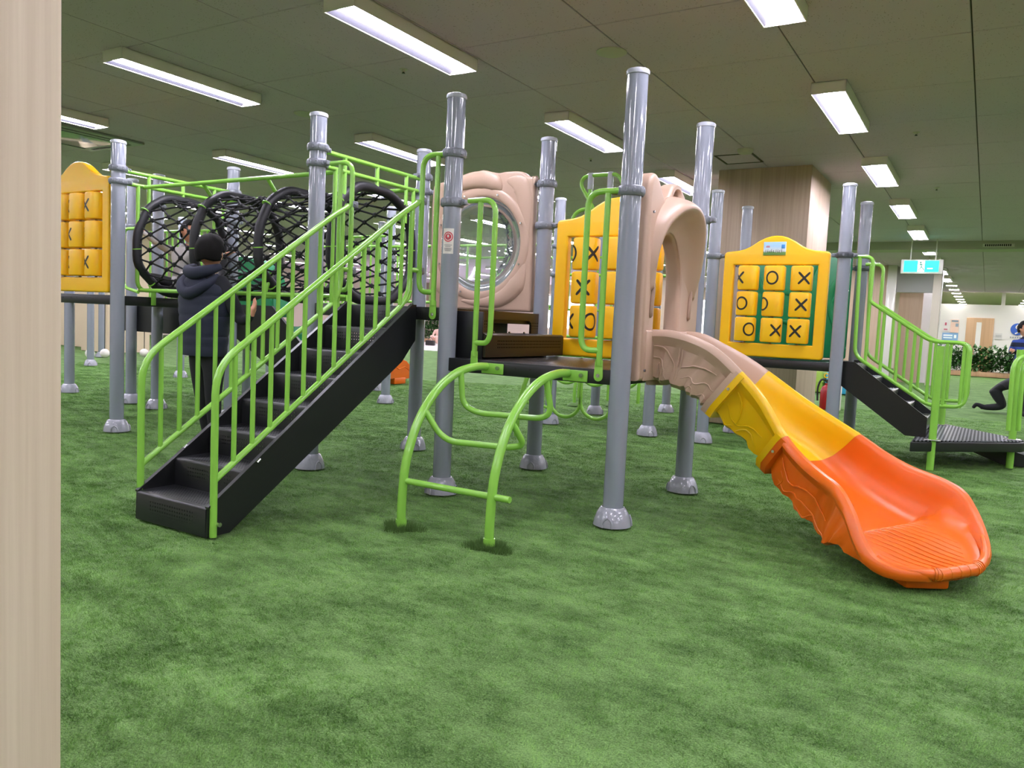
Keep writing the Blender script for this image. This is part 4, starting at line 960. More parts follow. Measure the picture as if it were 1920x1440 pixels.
# ring climber in the back
t = thing('ring_climber', 'green ring bridge climber behind the arch climber', 'climber', (-3.1, 6.4, .3))
def ring_arc(cx, cy, cz, rx, rz, a0, a1, n=18): return [(cx + rx * cos(a0 + (a1 - a0) * k / n), cy, cz + rz * sin(a0 + (a1 - a0) * k / n)) for k in range(n + 1)]
for y, rows in ((6.3, ((-3.24, .36, .155), (-2.93, .37, .155))), (6.9, ((-3.24, .62, .155), (-2.93, .62, .155), (-3.55, .62, .155)))):
    for cx_, cz_, r_ in rows:
        bm = bm_new(); tube(bm, ring_arc(cx_, y, cz_ + .03, r_, r_, pi * .93, pi * 2.07), .0165, 10); part('ring', bm, M_GREEN, t)
for y in (6.3, 6.9):
    for x in (-3.40, -3.085, -2.775): 
        bm = bm_new(); tube(bm, [(x, y, .36), (x, y, .8)], .0165, 10); part('hanger', bm, M_GREEN, t)
    bm = bm_new(); tube(bm, [(-3.9, y, .80), (-2.3, y, .80)], .0165, 10); part('beam', bm, M_GREEN, t)
t = thing('green_stand', 'small green two-legged frame standing far behind the ring climber', 'climber', (-4.5, 9.5, 0))
for x, y in ((-4.66, 9.34), (-4.3, 9.77)):
    bm = bm_new(); tube(bm, smoothpts([(x, y, 0), (x, y, .3), (x + .06, y + .1, .62), (x + .1, y + .3, .8)], 4), .022, 10); part('leg', bm, M_GREEN, t)
    bm = bm_new(); lathe(bm, [(0, .04), (.06, .035), (.1, 0)], 14, (x, y, 0)); part('turf_mound', bm, M_DT, t)
bm = bm_new(); tube(bm, [(-4.56, 9.64, .8), (-4.2, 10.07, .8)], .022, 10); part('crossbar', bm, M_GREEN, t)
bm = bm_new(); t = thing('green_arch', 'single green leg of the climber seen between the arch climber rails', 'climber', (-3.7, 6.3, 0))
bm = bm_new(); tube(bm, smoothpts([(-3.74, 6.3, 0), (-3.72, 6.3, .3), (-3.66, 6.35, .6), (-3.6, 6.6, .82)], 5), .022, 10); part('leg', bm, M_GREEN, t)
bm = bm_new(); tube(bm, [(-3.70, 6.3, .34), (-3.4, 6.3, .30)], .014, 8); part('link', bm, M_GREEN, t)
# loop handrail above the middle panel
t = thing('loop_handrail', 'green looped handrail with two grey joints above the middle panel', 'handrail', (-3.0, 6.3, .8))
bm = bm_new(); tube(bm, fillet([(-3.02, 6.25, 2.07), (-3.20, 6.3, 2.32), (-3.16, 6.3, 2.39), (-2.84, 6.3, 2.39), (-2.72, 6.3, 2.18), (-2.62, 6.3, 1.8)], .06, 6), .017, 12); part('top_loop', bm, M_GREEN, t)
for x in (-3.10, -2.91):
    bm = bm_new(); tube(bm, [(x, 6.3, .80), (x, 6.3, 2.36)], .017, 10); part('upright', bm, M_GREEN, t)
    bm = bm_new(); tube(bm, [(x, 6.3, 2.27), (x, 6.3, 2.41)], .026, 12); part('joint', bm, mat('pale_grey_joint', '#B4B8C2', .35), t)
bm = bm_new(); tube(bm, fillet([(-2.75, 6.3, 2.10), (-3.26, 6.3, 2.10), (-3.36, 6.3, .80)], .14, 7), .017, 12); part('side_loop', bm, M_GREEN, t)

# rear guardrails seen through the openings
def fence(x0, x1, y, z0, z1, label, n, mids=()):
    t = thing('guardrail', label, 'guardrail', ((x0 + x1) / 2, y, z0))
    for z in (z0, z1) + tuple(mids): bm = bm_new(); tube(bm, [(x0, y, z), (x1, y, z)], .0165, 10); part('rail', bm, M_GREEN, t)
    for k in range(n): x = x0 + (x1 - x0) * (k + .5) / n; bm = bm_new(); tube(bm, [(x, y, z0), (x, y, z1)], .013, 8); part('baluster', bm, M_GREEN, t)
fence(-6.28, -4.05, 7.42, 1.26, 1.92, 'long green guardrail behind the bubble window', 13)
fence(-7.45, -6.4, 7.42, 1.2, 2.05, 'green guardrail of the rear tower behind the net', 7, (1.93,))
fence(-3.94, -2.4, 7.42, .95, 1.6, 'green guardrail behind the middle game panel', 9)
deck(-9.3, -7.95, 5.13, 6.2, 1.14, 'black deck beyond the left game panel')
fence(-9.3, -7.95, 6.18, 1.14, 2.0, 'green guardrail behind the left game panel', 12)
fence(-6.3, -4.0, 8.65, 1.26, 1.9, 'farther green guardrail beyond the bubble window', 12)
t = thing('grab_rail', 'green bent grab rail behind the left front post', 'grab rail', (-7.9, 5.1, 1.2))
bm = bm_new(); tube(bm, fillet([(-7.6, 4.95, 1.86), (-7.86, 4.95, 1.86), (-7.86, 4.95, 1.25), (-7.6, 4.95, 1.2)], .08, 6), .017, 10); part('loop', bm, M_GREEN, t)
# slanted dark stair below the left deck
t = thing('staircase', 'black perforated stair underside below the left deck', 'stairs', (-7.2, 5.6, 0))
M_PU = holes('perforated_underside', '#141516', ('X', 'Z'), .03, .18, (-.6, .25, -.06, .06), .4)
bm = bm_new(); box(bm, (-7.6, 5.15, .93), (1.5, .02, .30)); part('riser', bm, M_PU, t)
bm = bm_new(); prism(bm, [(-6.9, 1.12), (-6.1, 1.12), (-5.5, .62), (-5.5, .42), (-5.95, .42), (-6.95, .95)], 'y', 5.4, 5.43); part('stringer', bm, M_BLK, t)
bm = bm_new(); prism(bm, [(-8.35, .78), (-6.85, .78), (-6.85, .81), (-8.35, .81)], 'y', 5.17, 5.5); part('plate', bm, M_BLK, t)

# ------------------------------------------------------------------ ceiling fittings
def disc(name, x, y, r, label, cat, m_=M_WHITE, h=.012):
    t = thing(name, label, cat, (x, y, CEIL)); bm = bm_new(); lathe(bm, [(0, -h), (r * .86, -h), (r, -h * .4), (r, 0)], 28, (x, y, CEIL)); part('grille', bm, m_, t)
    return t
M_CW = mat('ceiling_white', '#B5B2A2', .7)
disc('ceiling_speaker', -2.35, 4.99, .105, 'round flush ceiling speaker above the middle panel', 'speaker', M_CW)
disc('ceiling_speaker', -5.67, 5.37, .105, 'round flush ceiling speaker behind the stair top post', 'speaker', M_CW)
disc('smoke_detector', -2.27, 8.13, .08, 'round smoke detector near the ceiling hatch', 'smoke detector', M_CW, .04)
for k, (x, y, lab) in enumerate(((-3.94, 4.71, 'above the left of the second light'), (-6.03, 4.67, 'beside the left-hand long light'), (-3.96, 8.02, 'between the tall posts'), (-.7, 7.96, 'right of the right-hand lights'), (-.68, 10.87, 'far right of the lights'))):
    t = thing('sprinkler', 'small ceiling sprinkler head ' + lab, 'sprinkler', (x, y, CEIL)); bm = bm_new(); lathe(bm, [(0, -.02), (.012, -.02), (.012, -.004), (.03, -.003), (.03, 0)], 14, (x, y, CEIL)); part('rosette', bm, M_CW, t)
    bm = bm_new(); lathe(bm, [(0, -.032), (.014, -.03), (.006, -.02)], 10, (x, y, CEIL)); part('nozzle', bm, M_MARK, t)
t = thing('ceiling_hatch', 'square access hatch in the ceiling by the oak column', 'hatch', (-2.44, 8.53, CEIL))
part('door', lohi(-2.62, -2.27, 8.34, 8.74, CEIL - .004, CEIL), M_CEIL, t)
bm = bm_new()
for a, b_, c_, d_ in ((-2.65, -2.24, 8.31, 8.33), (-2.65, -2.24, 8.75, 8.77), (-2.65, -2.63, 8.31, 8.77), (-2.26, -2.24, 8.31, 8.77)): box(bm, ((a + b_) / 2, (c_ + d_) / 2, CEIL - .003), (b_ - a, d_ - c_, .006))
part('frame', bm, M_CGAP, t)
t = thing('air_conditioner', 'square ceiling air conditioner at the upper left', 'air conditioner', (-9.0, 5.1, CEIL))
part('fascia', lohi(-9.55, -8.5, 4.55, 5.6, CEIL - .03, CEIL, .01), mat('aircon_grey', '#8E9488', .4), t)
part('grille', lohi(-9.35, -8.7, 4.75, 5.4, CEIL - .04, CEIL - .028, .004), mat('mirror_grille', '#9BA496', .12, metal=.7), t)
for a, b_, c_, d_ in ((-9.47, -9.43, 4.7, 5.45), (-8.62, -8.58, 4.7, 5.45), (-9.4, -8.65, 4.62, 4.66), (-9.4, -8.65, 5.49, 5.53)): part('air_slot', lohi(a, b_, c_, d_, CEIL - .033, CEIL - .029), M_MARK, t)

# ------------------------------------------------------------------ far right: beam, entrance, exit sign
struct('trim_1', lohi(-4.5, 9, 16.6, 17.1, 2.79, CEIL + .01), mat('beam_paint', '#A6A493', .8), 'shallow ceiling beam across the far right')
t = thing('air_vent', 'long slotted air vent on the beam at the right', 'vent', (0, 16.6, 2.87))
part('frame', lohi(-.22, .27, 16.585, 16.602, 2.83, 2.885, .004), M_WHITE, t)
for k in range(13): part('slot', lohi(-.185 + k * .032, -.165 + k * .032, 16.58, 16.586, 2.838, 2.877), M_MARK, t)
# oak panel wall and pillars left of the entrance
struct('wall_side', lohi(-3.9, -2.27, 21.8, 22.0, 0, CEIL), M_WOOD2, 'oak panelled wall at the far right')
t = thing('pillar', 'white glossy pillar left of the exit sign', 'pillar', (-2.15, 21.8, 0)); t['kind'] = 'structure'
part('cladding', lohi(-2.28, -2.07, 21.7, 22.0, 0, CEIL, .01), mat('gloss_white', '#D8D2CC', .12, coat=.5), t)
struct('door_1', lohi(-2.05, -1.50, 22.6, 22.7, 0, 2.3), M_WOOD2, 'tall oak door panel below the exit sign')
struct('wall_partition', lohi(-1.52, -1.10, 22.9, 23.0, 0, CEIL), M_WALLW, 'pale wall strip beside the oak door')
struct('wall_header', lohi(-2.10, -1.10, 22.2, 22.3, 2.3, CEIL), mat('header_grey', '#A9A8A6', .4), 'grey header over the oak door')
t = thing('pillar', 'slim pale pillar right of the exit sign', 'pillar', (-1.13, 21.9, 0)); t['kind'] = 'structure'
part('cladding', lohi(-1.25, -1.07, 21.7, 22.0, 0, CEIL, .005), mat('pale_pillar', '#BDB4A4', .6), t)
# exit sign
t = thing('exit_sign', 'illuminated green exit sign with running figure, hanging from the ceiling', 'exit sign', (-1.12, 16.2, 2.5))
part('casing', lohi(-1.49, -.80, 16.2, 16.26, 2.31, 2.57, .008), M_WHITE, t)
part('green_face', lohi(-1.44, -.87, 16.19, 16.199, 2.345, 2.545), emis('exit_green', '#10C8A0', 1.0), t)
M_EXW = emis('exit_white', '#F2FFFF', 1.3)
part('white_doorway', lohi(-1.21, -1.10, 16.184, 16.189, 2.345, 2.545), M_EXW, t)
bm = bm_new(); y = 16.18
lathe(bm, [(0, -.003), (.017, -.003), (.017, .003), (0, .003)], 12); bm.transform(Matrix.Translation((-1.165, y, 2.515)) @ Matrix.Rotation(pi / 2, 4, 'X'))
for a, b_ in (((-1.165, 2.495), (-1.15, 2.435)), ((-1.165, 2.485), (-1.195, 2.46)), ((-1.16, 2.485), (-1.125, 2.465)), ((-1.15, 2.435), (-1.12, 2.405)), ((-1.12, 2.405), (-1.105, 2.37)), ((-1.15, 2.435), (-1.17, 2.40)), ((-1.17, 2.40), (-1.2, 2.37))): tube(bm, [(a[0], y, a[1]), (b_[0], y, b_[1])], .009, 6)
part('running_figure', bm, mat('exit_figure', '#0A7F6A', .5), t)
bm = bm_new()
for k in range(5): box(bm, (-1.045 + k * .018, 16.187, 2.405), (.011, .003, .016))
part('small_lettering', bm, M_EXW, t)
for x in (-1.34, -.93): bm = bm_new(); tube(bm, [(x, 16.23, 2.57), (x, 16.23, CEIL)], .011, 8); part('hanger_rod', bm, M_WHITE, t)
# far clinic wall with door, posters and logo
wl = struct('wall_far', lohi(-1.9, 9, 33, 33.2, 0, 2.5), M_WALLW)
d = struct('door_2', lohi(-.72, .14, 32.93, 32.99, 0, 2.02, .01), M_DOORW, 'oak door with a tall narrow window in the white far wall')
part('door_window', lohi(-.40, -.24, 32.915, 32.93, .35, 1.86), M_WALLW, d)
struct('trim_2', lohi(.30, .42, 33.0, 33.1, 2.5, CEIL), M_WHITE, 'slim white post above the far wall')
LSQ = lohi(-.16, .16, -.16, .16, -.05, 0, .004); LSQ = mesh(LSQ); LSQ.materials.append(M_CAPW)
LSE = mesh(lohi(-.14, .14, -.14, .14, -.056, -.045)); LSE.materials.append(emis('hall_lamp', '#FFFDF8', 60))
for k in range(7):
    for x, nm in ((-1.13, 'left'), (1.2, 'right')):
        t = thing('ceiling_light', 'small square ceiling light in the far hall, %s row, %s' % (nm, ('first', 'second', 'third', 'fourth', 'fifth', 'sixth', 'seventh')[k]), 'ceiling light', (x, 28.6 + 2.2 * k, CEIL), 'small square lights of the far hall')
        part('housing', LSQ, None, t, local=True); part('lamp', LSE, None, t, local=True)
def poster(name, x0, x1, z0, z1, col, label, stripes=(), scol='#C96A6A'):
    t = thing(name, label, 'poster', ((x0 + x1) / 2, 32.97, z0)); part('sheet', lohi(x0, x1, 32.95, 32.99, z0, z1), mat(name + label[:9], col, .6), t)
    if stripes:
        bm = bm_new()
        for a, b_, c_, d_ in stripes: box(bm, (x0 + (x1 - x0) * (a + b_) / 2, 32.945, z0 + (z1 - z0) * (c_ + d_) / 2), ((x1 - x0) * (b_ - a), .01, (z1 - z0) * (d_ - c_)))
        part('printing', bm, mat('print_' + scol, scol, .6), t)
poster('poster', -1.46, -1.27, 1.50, 1.92, '#DCD4D6', 'small white poster with a red figure on the far wall', ((.3, .6, .5, .75), (.2, .8, .1, .2)), '#B8506A')
poster('poster', -1.22, -.95, 1.46, 1.93, '#E6C3B4', 'pink pictured poster on the far wall', ((.1, .9, .82, .95), (.6, .95, .45, .7)), '#8A98A8')
poster('poster', -1.46, -.95, 1.17, 1.44, '#7FA6D2', 'wide blue poster below the two small ones', ((.08, .65, .55, .75), (.08, .65, .25, .4), (.75, .9, .3, .75)), '#E8EEF4')
poster('poster', -1.46, -.95, .85, 1.12, '#E4E2E6', 'white poster with red lettering low on the far wall', ((.15, .85, .72, .84), (.55, .75, .35, .6)), '#C04848')
poster('notice', .2, .42, 1.28, 1.5, '#CFCBCB', 'faint small notice right of the far door', ((.1, .9, .6, .7), (.1, .9, .4, .5)), '#A9A7AA')
t = thing('wall_logo', 'round blue and white swirl logo on the far white wall', 'sign', (.86, 32.95, 1.6))
bm = bm_new(); lathe(bm, [(0, 0), (.21, 0), (.21, .02), (0, .02)], 32); bm.transform(Matrix.Translation((.86, 32.96, 1.66)) @ Matrix.Rotation(pi / 2, 4, 'X')); part('disc', bm, mat('logo_blue', '#2456B8', .5), t)
bm = bm_new(); tube(bm, smoothpts([(.97, 32.93, 1.82), (.86, 32.93, 1.80), (.82, 32.93, 1.72), (.90, 32.93, 1.65), (.91, 32.93, 1.57), (.80, 32.93, 1.50)], 6), .022, 8); part('letter_swirl', bm, M_WALLW, t)
bm = bm_new()
for k in range(6): box(bm, (.68 + k * .07, 32.95, 1.37), (.04, .01, .05))
part('small_lettering', bm, mat('logo_grey', '#8C93A2', .6), t)
# planter hedge
def leafy(name, x0, x1, y, h, label, z0=.16, seed=1, n=900, depth=.5, ls=.07):
    random.seed(seed); t = thing(name, label, 'planter', ((x0 + x1) / 2, y, 0))
    part('wooden_box', lohi(x0, x1, y - depth / 2, y + depth / 2, 0, z0, .01), M_DOORW, t)
    bm = bm_new()
    for k in range(n):
        px, py, pz = random.uniform(x0 + .05, x1 - .05), y + random.uniform(-depth, depth) * .5, z0 + (h - z0) * random.random() ** .8 * (.8 + .25 * sin(px_ := random.random() * 6))
        d_ = Vector((random.gauss(0, 1), random.gauss(0, 1), random.gauss(.3, .8))).normalized(); u = d_.cross(Vector((0, 0, 1))).normalized(); s_ = ls * random.uniform(.6, 1.3); c = Vector((px, py, pz))
        v = [bm.verts.new(p) for p in (c, c + d_ * s_ * .5 + u * s_ * .32, c + d_ * s_ * 1.1, c + d_ * s_ * .5 - u * s_ * .32)]; bm.faces.new(v)
    o = part('leaf', mesh(bm, smooth=False), mat('plant_leaf', '#2E5A22', .5), t); o['kind'] = 'stuff'
    bm = bm_new()
    for k in range(int((x1 - x0) * 4)): x = x0 + .12 + k * .25; tube(bm, [(x, y, z0), (x + .03, y, z0 + (h - z0) * .8)], .012, 5)
    part('stem', bm, mat('plant_stem', '#4A3A22', .8), t)
leafy('hedge_planter', -1.95, 1.6, 30.4, .98, 'long low hedge in a wooden planter before the far white wall', seed=4, n=4200, ls=.13)
leafy('hedge_planter', -24.6, -20.6, 28.4, 1.35, 'leafy planter far behind the stair top', seed=5, n=3000, ls=.16)
# white floor area far left
bm = bm_new(); v = [bm.verts.new(p) for p in ((-26, 21.1, -.008), (-14.5, 21.1, -.008), (-12, 24, -.008), (-12, 33, -.008), (-26, 33, -.008))]; bm.faces.new(v); fl = struct('floor', mesh(bm, smooth=False), mat('white_floor', '#D8D2CE', .4), 'white hard floor beyond the turf')
# bright windows in the back wall, seen through the net and bubble
M_WIN = emis('daylit_window', '#F3F6FA', 1.6)
for k, x in enumerate((-22.6, -17.2, -11.8, -6.4)):
    wn = struct('window_%d' % (k + 1), lohi(x - 1.5, x + 1.5, 32.93, 32.98, .9, 2.4), M_WIN, 'bright window in the back wall'); 
    bm = bm_new()
    for xx in (x - 1.53, x, x + 1.53): box(bm, (xx, 32.9, 1.65), (.06, .08, 1.6))
    for zz in (.87, 2.43): box(bm, (x, 32.9, zz), (3.12, .08, .06))
    part('window_frame', bm, M_WHITE, wn)
# extinguisher, seats, small things
t = thing('fire_extinguisher', 'red fire extinguisher standing behind the yellow slide', 'fire extinguisher', (-1.99, 12.3, 0))
bm = bm_new(); lathe(bm, [(0, 0), (.075, 0), (.08, .02), (.08, .27), (.06, .33), (.025, .36), (.025, .39), (0, .39)], 20, (-1.99, 12.3, 0)); part('cylinder', bm, mat('extinguisher_red', '#8E1418', .25), t)
bm = bm_new(); box(bm, (-1.98, 12.3, .42), (.04, .03, .05), .005); tube(bm, smoothpts([(-2.0, 12.3, .44), (-2.07, 12.3, .43), (-2.11, 12.3, .3), (-2.1, 12.3, .12)], 5), .014, 8); tube(bm, [(-1.98, 12.3, .44), (-1.88, 12.3, .48)], .01, 6); part('hose_and_valve', bm, M_MARK, t)
bm = bm_new(); tube(bm, ring_arc(-2.0, 12.3, .5, .03, .03, 0, 2 * pi), .008, 6); part('safety_pin', bm, M_YEL, t)
t = thing('extinguisher_stand', 'white stand sign beside the red fire extinguisher', 'sign', (-1.84, 12.3, 0)); part('board', lohi(-1.90, -1.77, 12.28, 12.30, 0, .40, .008), M_WHITE, t); part('symbol', lohi(-1.87, -1.80, 12.272, 12.279, .27, .34), mat('sign_green', '#5FA86A', .5), t)
def cushion(x0, x1, y0, y1, h, m_, label):
    t = thing('soft_block', label, 'soft block', ((x0 + x1) / 2, (y0 + y1) / 2, 0)); part('cushion', lohi(x0, x1, y0, y1, 0, h, .05), m_, t)
    bm = bm_new(); a = [(x0, y0, h * .5), (x1, y0, h * .5), (x1, y1, h * .5), (x0, y1, h * .5)]; tube(bm, a, .008, 6, closed=True); part('seam', bm, m_, t)
cushion(-2.9, -2.62, 15.8, 16.4, .42, mat('lime_vinyl', '#88A838', .45), 'lime green soft play block behind the slide')
cushion(-2.58, -2.05, 15.8, 16.4, .42, mat('sky_vinyl', '#35A0C4', .45), 'blue soft play block behind the right tower')
for k, (x, y) in enumerate(((-14.3, 8.35), (-14.32, 8.65), (-14.3, 9.45), (-14.1, 10.25))):
    t = thing('hanging_ball', 'small white ball on a cord by the beige wall, ' + ('leftmost', 'second from left', 'third from left', 'rightmost')[k], 'ball', (x, y, .12))
    bm = bm_new(); bmesh.ops.create_icosphere(bm, subdivisions=3, radius=.085, matrix=Matrix.Translation((x, y, .12))); part('sphere', bm, M_WHITE, t)
    bm = bm_new(); tube(bm, [(x, y, .2), (x, y, 1.1)], .008, 5); part('cord', bm, M_MARK, t)

# ------------------------------------------------------------------ people
def skin_mesh(V, E, rad):
    me = bpy.data.meshes.new('s'); me.from_pydata([Vector(v) for v in V], E, []); o = bpy.data.objects.new('s', me); C.objects.link(o)
    md = o.modifiers.new('k', 'SKIN'); md.use_smooth_shade = True
    for i, r_ in enumerate(rad): me.skin_vertices[0].data[i].radius = (r_, r_); me.skin_vertices[0].data[i].use_root = (i == 0)
    s_ = o.modifiers.new('u', 'SUBSURF'); s_.levels = 2; s_.render_levels = 2
    bpy.context.view_layer.update(); dg = bpy.context.evaluated_depsgraph_get(); out = bpy.data.meshes.new_from_object(o.evaluated_get(dg)); bpy.data.objects.remove(o); return out
def head_mesh(c, r, face, up_=(0, 0, 1)):
    """head ellipsoid with jaw, nose, ears, brow; r = half height"""
    f = Vector(face).normalized(); u = Vector(up_).normalized(); u = (u - f * u.dot(f)).normalized(); s_ = u.cross(f)
    bm = bm_new(); bmesh.ops.create_uvsphere(bm, u_segments=28, v_segments=20, radius=1)
    for v in bm.verts:
        x, y, z = v.co; k = 1 - .28 * max(0, -z) ** 1.5
        X, Y, Z = x * .70 * k, y * .84 * (1 - .12 * max(0, -z)) + (.06 if y > 0 and z < 0 else 0), z
        if y > .5 and abs(z) < .25: Y -= .03 * (1 - abs(z) / .25)
        if y > .7 and abs(x) < .16 and -.42 < z < .02: Y += .14 * (1 - abs(x) / .16) * (1 - abs(z + .28) / .3 if abs(z + .28) < .3 else 0)
        v.co = Vector(c) + (s_ * X + f * Y + u * Z) * r
    for sg in (-1, 1):
        q = bmesh.ops.create_uvsphere(bm, u_segments=10, v_segments=8, radius=1)
        for v in q['verts']: x, y, z = v.co; v.co = Vector(c) + (s_ * (sg * .70 + x * .09) + f * (y * .16 - .02) + u * (z * .22 - .05)) * r
    return bm
def hand_chain(V, E, rad, wrist_i, wrist, d, side, sc=1.0, curl=.25):
    """palm and five fingers growing from the wrist joint"""
    d = Vector(d).normalized(); s_ = Vector(side).normalized(); s_ = (s_ - d * s_.dot(d)).normalized(); nrm = d.cross(s_)
    V.append(Vector(wrist) + d * .045 * sc); E.append((wrist_i, len(V) - 1)); rad.append(.024 * sc); pi_ = len(V) - 1
    V.append(Vector(wrist) + d * .075 * sc); E.append((pi_, len(V) - 1)); rad.append(.026 * sc); pk = len(V) - 1
    for k, (o, l) in enumerate(((-.027, .062), (-.009, .072), (.009, .068), (.027, .054))):
        b0 = Vector(wrist) + d * .088 * sc + s_ * o * sc; last = pk
        for j, f in enumerate((.0, .45, .8, 1.0)):
            V.append(b0 + d * l * f * sc + nrm * (-curl * l * f * f) * sc); E.append((last, len(V) - 1)); rad.append((.0095 - .002 * f) * sc); last = len(V) - 1
    b0 = Vector(wrist) + d * .03 * sc - s_ * .026 * sc; last = pi_
    for f in (0, .5, 1.0): V.append(b0 + (d * .7 - s_ * .6).normalized() * .055 * f * sc); E.append((last, len(V) - 1)); rad.append((.0115 - .002 * f) * sc); last = len(V) - 1
def person(label, loc, J, bones, head, hr, face, hands=(), voxel=.010, name='person', up_=(0, 0, 1), sc=1.0):
    """J: name -> (pos, radius); bones: (a, b, material)"""
    t = thing(name, label, 'person', loc); names = list(J); V = [Vector(J[n][0]) for n in names]; rad = [J[n][1] for n in names]; E = [(names.index(a), names.index(b)) for a, b, m_ in bones]
    for wn, d_, sd, hs, cu in hands: hand_chain(V, E, rad, names.index(wn), J[wn][0], d_, sd, hs, cu)
    sk = skin_mesh(V, E, rad); bm = bm_new(); bm.from_mesh(sk); hb = head_mesh(head, hr, face, up_); hm = bpy.data.meshes.new('h'); hb.to_mesh(hm); hb.free(); bm.from_mesh(hm)
    me = bpy.data.meshes.new('p'); bm.to_mesh(me); bm.free(); o = bpy.data.objects.new('p', me); C.objects.link(o)
    r_ = o.modifiers.new('r', 'REMESH'); r_.mode = 'VOXEL'; r_.voxel_size = voxel; r_.use_smooth_shade = True; s_ = o.modifiers.new('s', 'SMOOTH'); s_.iterations = 2; s_.factor = .5
    bpy.context.view_layer.update(); dg = bpy.context.evaluated_depsgraph_get(); body = bpy.data.meshes.new_from_object(o.evaluated_get(dg)); bpy.data.objects.remove(o)
    ms_ = []
    segs = []
    for a, b_, m_ in bones:
        if m_ not in ms_: ms_.append(m_)
        segs.append((Vector(J[a][0]), Vector(J[b_][0]), ms_.index(m_), min(J[a][1], J[b_][1])))
    if M_SKIN not in ms_: ms_.append(M_SKIN)
    ki = ms_.index(M_SKIN); segs.append((Vector(head) - Vector(up_) * hr * .5, Vector(head) + Vector(up_) * hr * .5, ki, hr * .6))
    for wn, d_, sd, hs, cu in hands: w_ = Vector(J[wn][0]); segs.append((w_ + Vector(d_).normalized() * .02, w_ + Vector(d_).normalized() * .16 * hs, ki, .02))
    body.materials.clear()
    for m_ in ms_: body.materials.append(m_)
    for p in body.polygons:
        c = p.center; best, bi = 1e9, 0
        for a, b_, mi, r0_ in segs:
            ab = b_ - a; k = max(0, min(1, (c - a).dot(ab) / max(ab.length_squared, 1e-9))); dd = (c - a - ab * k).length - r0_
            if dd < best: best, bi = dd, mi
        p.material_index = bi
    part('body', body, None, t)
    return t
def hair(t, c, r, face, cover=.2, length=.0, up_=(0, 0, 1), m_=None, n=5):
    f = Vector(face).normalized(); u = Vector(up_).normalized(); u = (u - f * u.dot(f)).normalized(); s_ = u.cross(f); bm = bm_new(); bmesh.ops.create_icosphere(bm, subdivisions=4, radius=1)
    kill = [v for v in bm.verts if (v.co.y > .35 and v.co.z < .42) or (v.co.z < -.55 - length * 3 + .25 * max(0, v.co.y)) or (v.co.y > .05 and v.co.z < -.05 and abs(v.co.x) > .2)]
    bmesh.ops.delete(bm, geom=kill, context='VERTS')
    for v in bm.verts:
        x, y, z = v.co; k = 1.09 + .05 * noise.noise(Vector((x * 5, y * 5, z * 2))); dz = -length * 2.2 * max(0, -z) / r if length else 0
        v.co = Vector(c) + (s_ * x * .74 * k + f * y * .88 * k + u * (z * k + (dz if z < 0 else 0))) * r
    o = part('hair', bm, m_ or M_HAIR, t); md = o.modifiers.new('s', 'SOLIDIFY'); md.thickness = .012; return o
# man in the navy vest
AX = -5.06; hips = (AX - .02, 3.86, .80)
J = dict(pel=(hips, .115), wa=((AX - .0, 3.85, .98), .125), ch=((AX - .02, 3.83, 1.17), .145), nb=((AX, 3.83, 1.31), .085), nk=((AX + .02, 3.85, 1.38), .052),
         sl=((AX - .19, 3.83, 1.265), .075), el=((AX - .26, 3.86, 1.0), .05), hl=((AX - .20, 3.98, .80), .034),
         sr=((AX + .17, 3.85, 1.255), .075), er=((AX + .30, 3.93, .98), .05), wr=((AX + .43, 3.90, 1.01), .03),
         l1=((AX - .10, 3.87, .70), .095), l2=((AX - .10, 3.90, .42), .065), l3=((AX - .09, 3.95, .09), .046), l4=((AX - .09, 3.86, .045), .04), l5=((AX - .10, 4.05, .035), .034),
         q1=((AX + .08, 3.87, .70), .095), q2=((AX + .08, 3.86, .42), .065), q3=((AX + .06, 3.90, .09), .046), q5=((AX + .07, 4.01, .035), .034))
bones = [('pel', 'wa', M_NAVY), ('wa', 'ch', M_NAVY), ('ch', 'nb', M_NAVY), ('nb', 'nk', M_SKIN), ('ch', 'sl', M_NAVY2), ('sl', 'el', M_NAVY2), ('el', 'hl', M_NAVY2), ('ch', 'sr', M_NAVY2), ('sr', 'er', M_NAVY2), ('er', 'wr', M_NAVY2),
         ('pel', 'l1', M_TROU), ('l1', 'l2', M_TROU), ('l2', 'l3', M_TROU), ('l3', 'l5', M_TROU), ('pel', 'q1', M_TROU), ('q1', 'q2', M_TROU), ('q2', 'q3', M_TROU), ('q3', 'q5', M_TROU)]
del J['l4']
hc = (AX + .025, 3.86, 1.49)
t = person('person in navy quilted hooded vest and black trousers, standing back turned at the net tunnel', (AX, 3.9, 0), J, bones, hc, .118, (-.25, 1, 0), hands=[('wr', (.35, .1, 1), (1, -.3, 0), 1.0, .2), ('hl', (.1, .3, -1), (0, 1, 0), .95, .3)], voxel=.009)
hair(t, hc, .118, (-.25, 1, 0))
# quilted vest body with horizontal channels and hood
bm = bm_new(); nz_ = 44; na = 36; V = []
for j in range(nz_ + 1):
    s = j / nz_; z = .71 + .60 * s; hw = .195 + .02 * sin(pi * s) + (.035 * min(1, max(0, (s - .3) / .4))) - (.10 * max(0, (s - .86) / .14) ** 1.5); dp = .135 + .02 * sin(pi * s * .9) - .03 * max(0, (s - .86) / .14)
    q = abs(sin(pi * (z - .71) / .075)) ** .5; k = 1 + .035 * (q - 1)
    V.append([bm.verts.new((AX - .01 + hw * k * cos(2 * pi * i / na) * (1 if True else 1), 3.845 + dp * k * sin(2 * pi * i / na), z)) for i in range(na)])
for A, B in zip(V, V[1:]):
    for i in range(na): bm.faces.new((A[i], A[(i + 1) % na], B[(i + 1) % na], B[i]))
vs = part('quilted_vest', bm, M_NAVY, t, 'navy quilted vest with horizontal channels')
bm = bm_new()
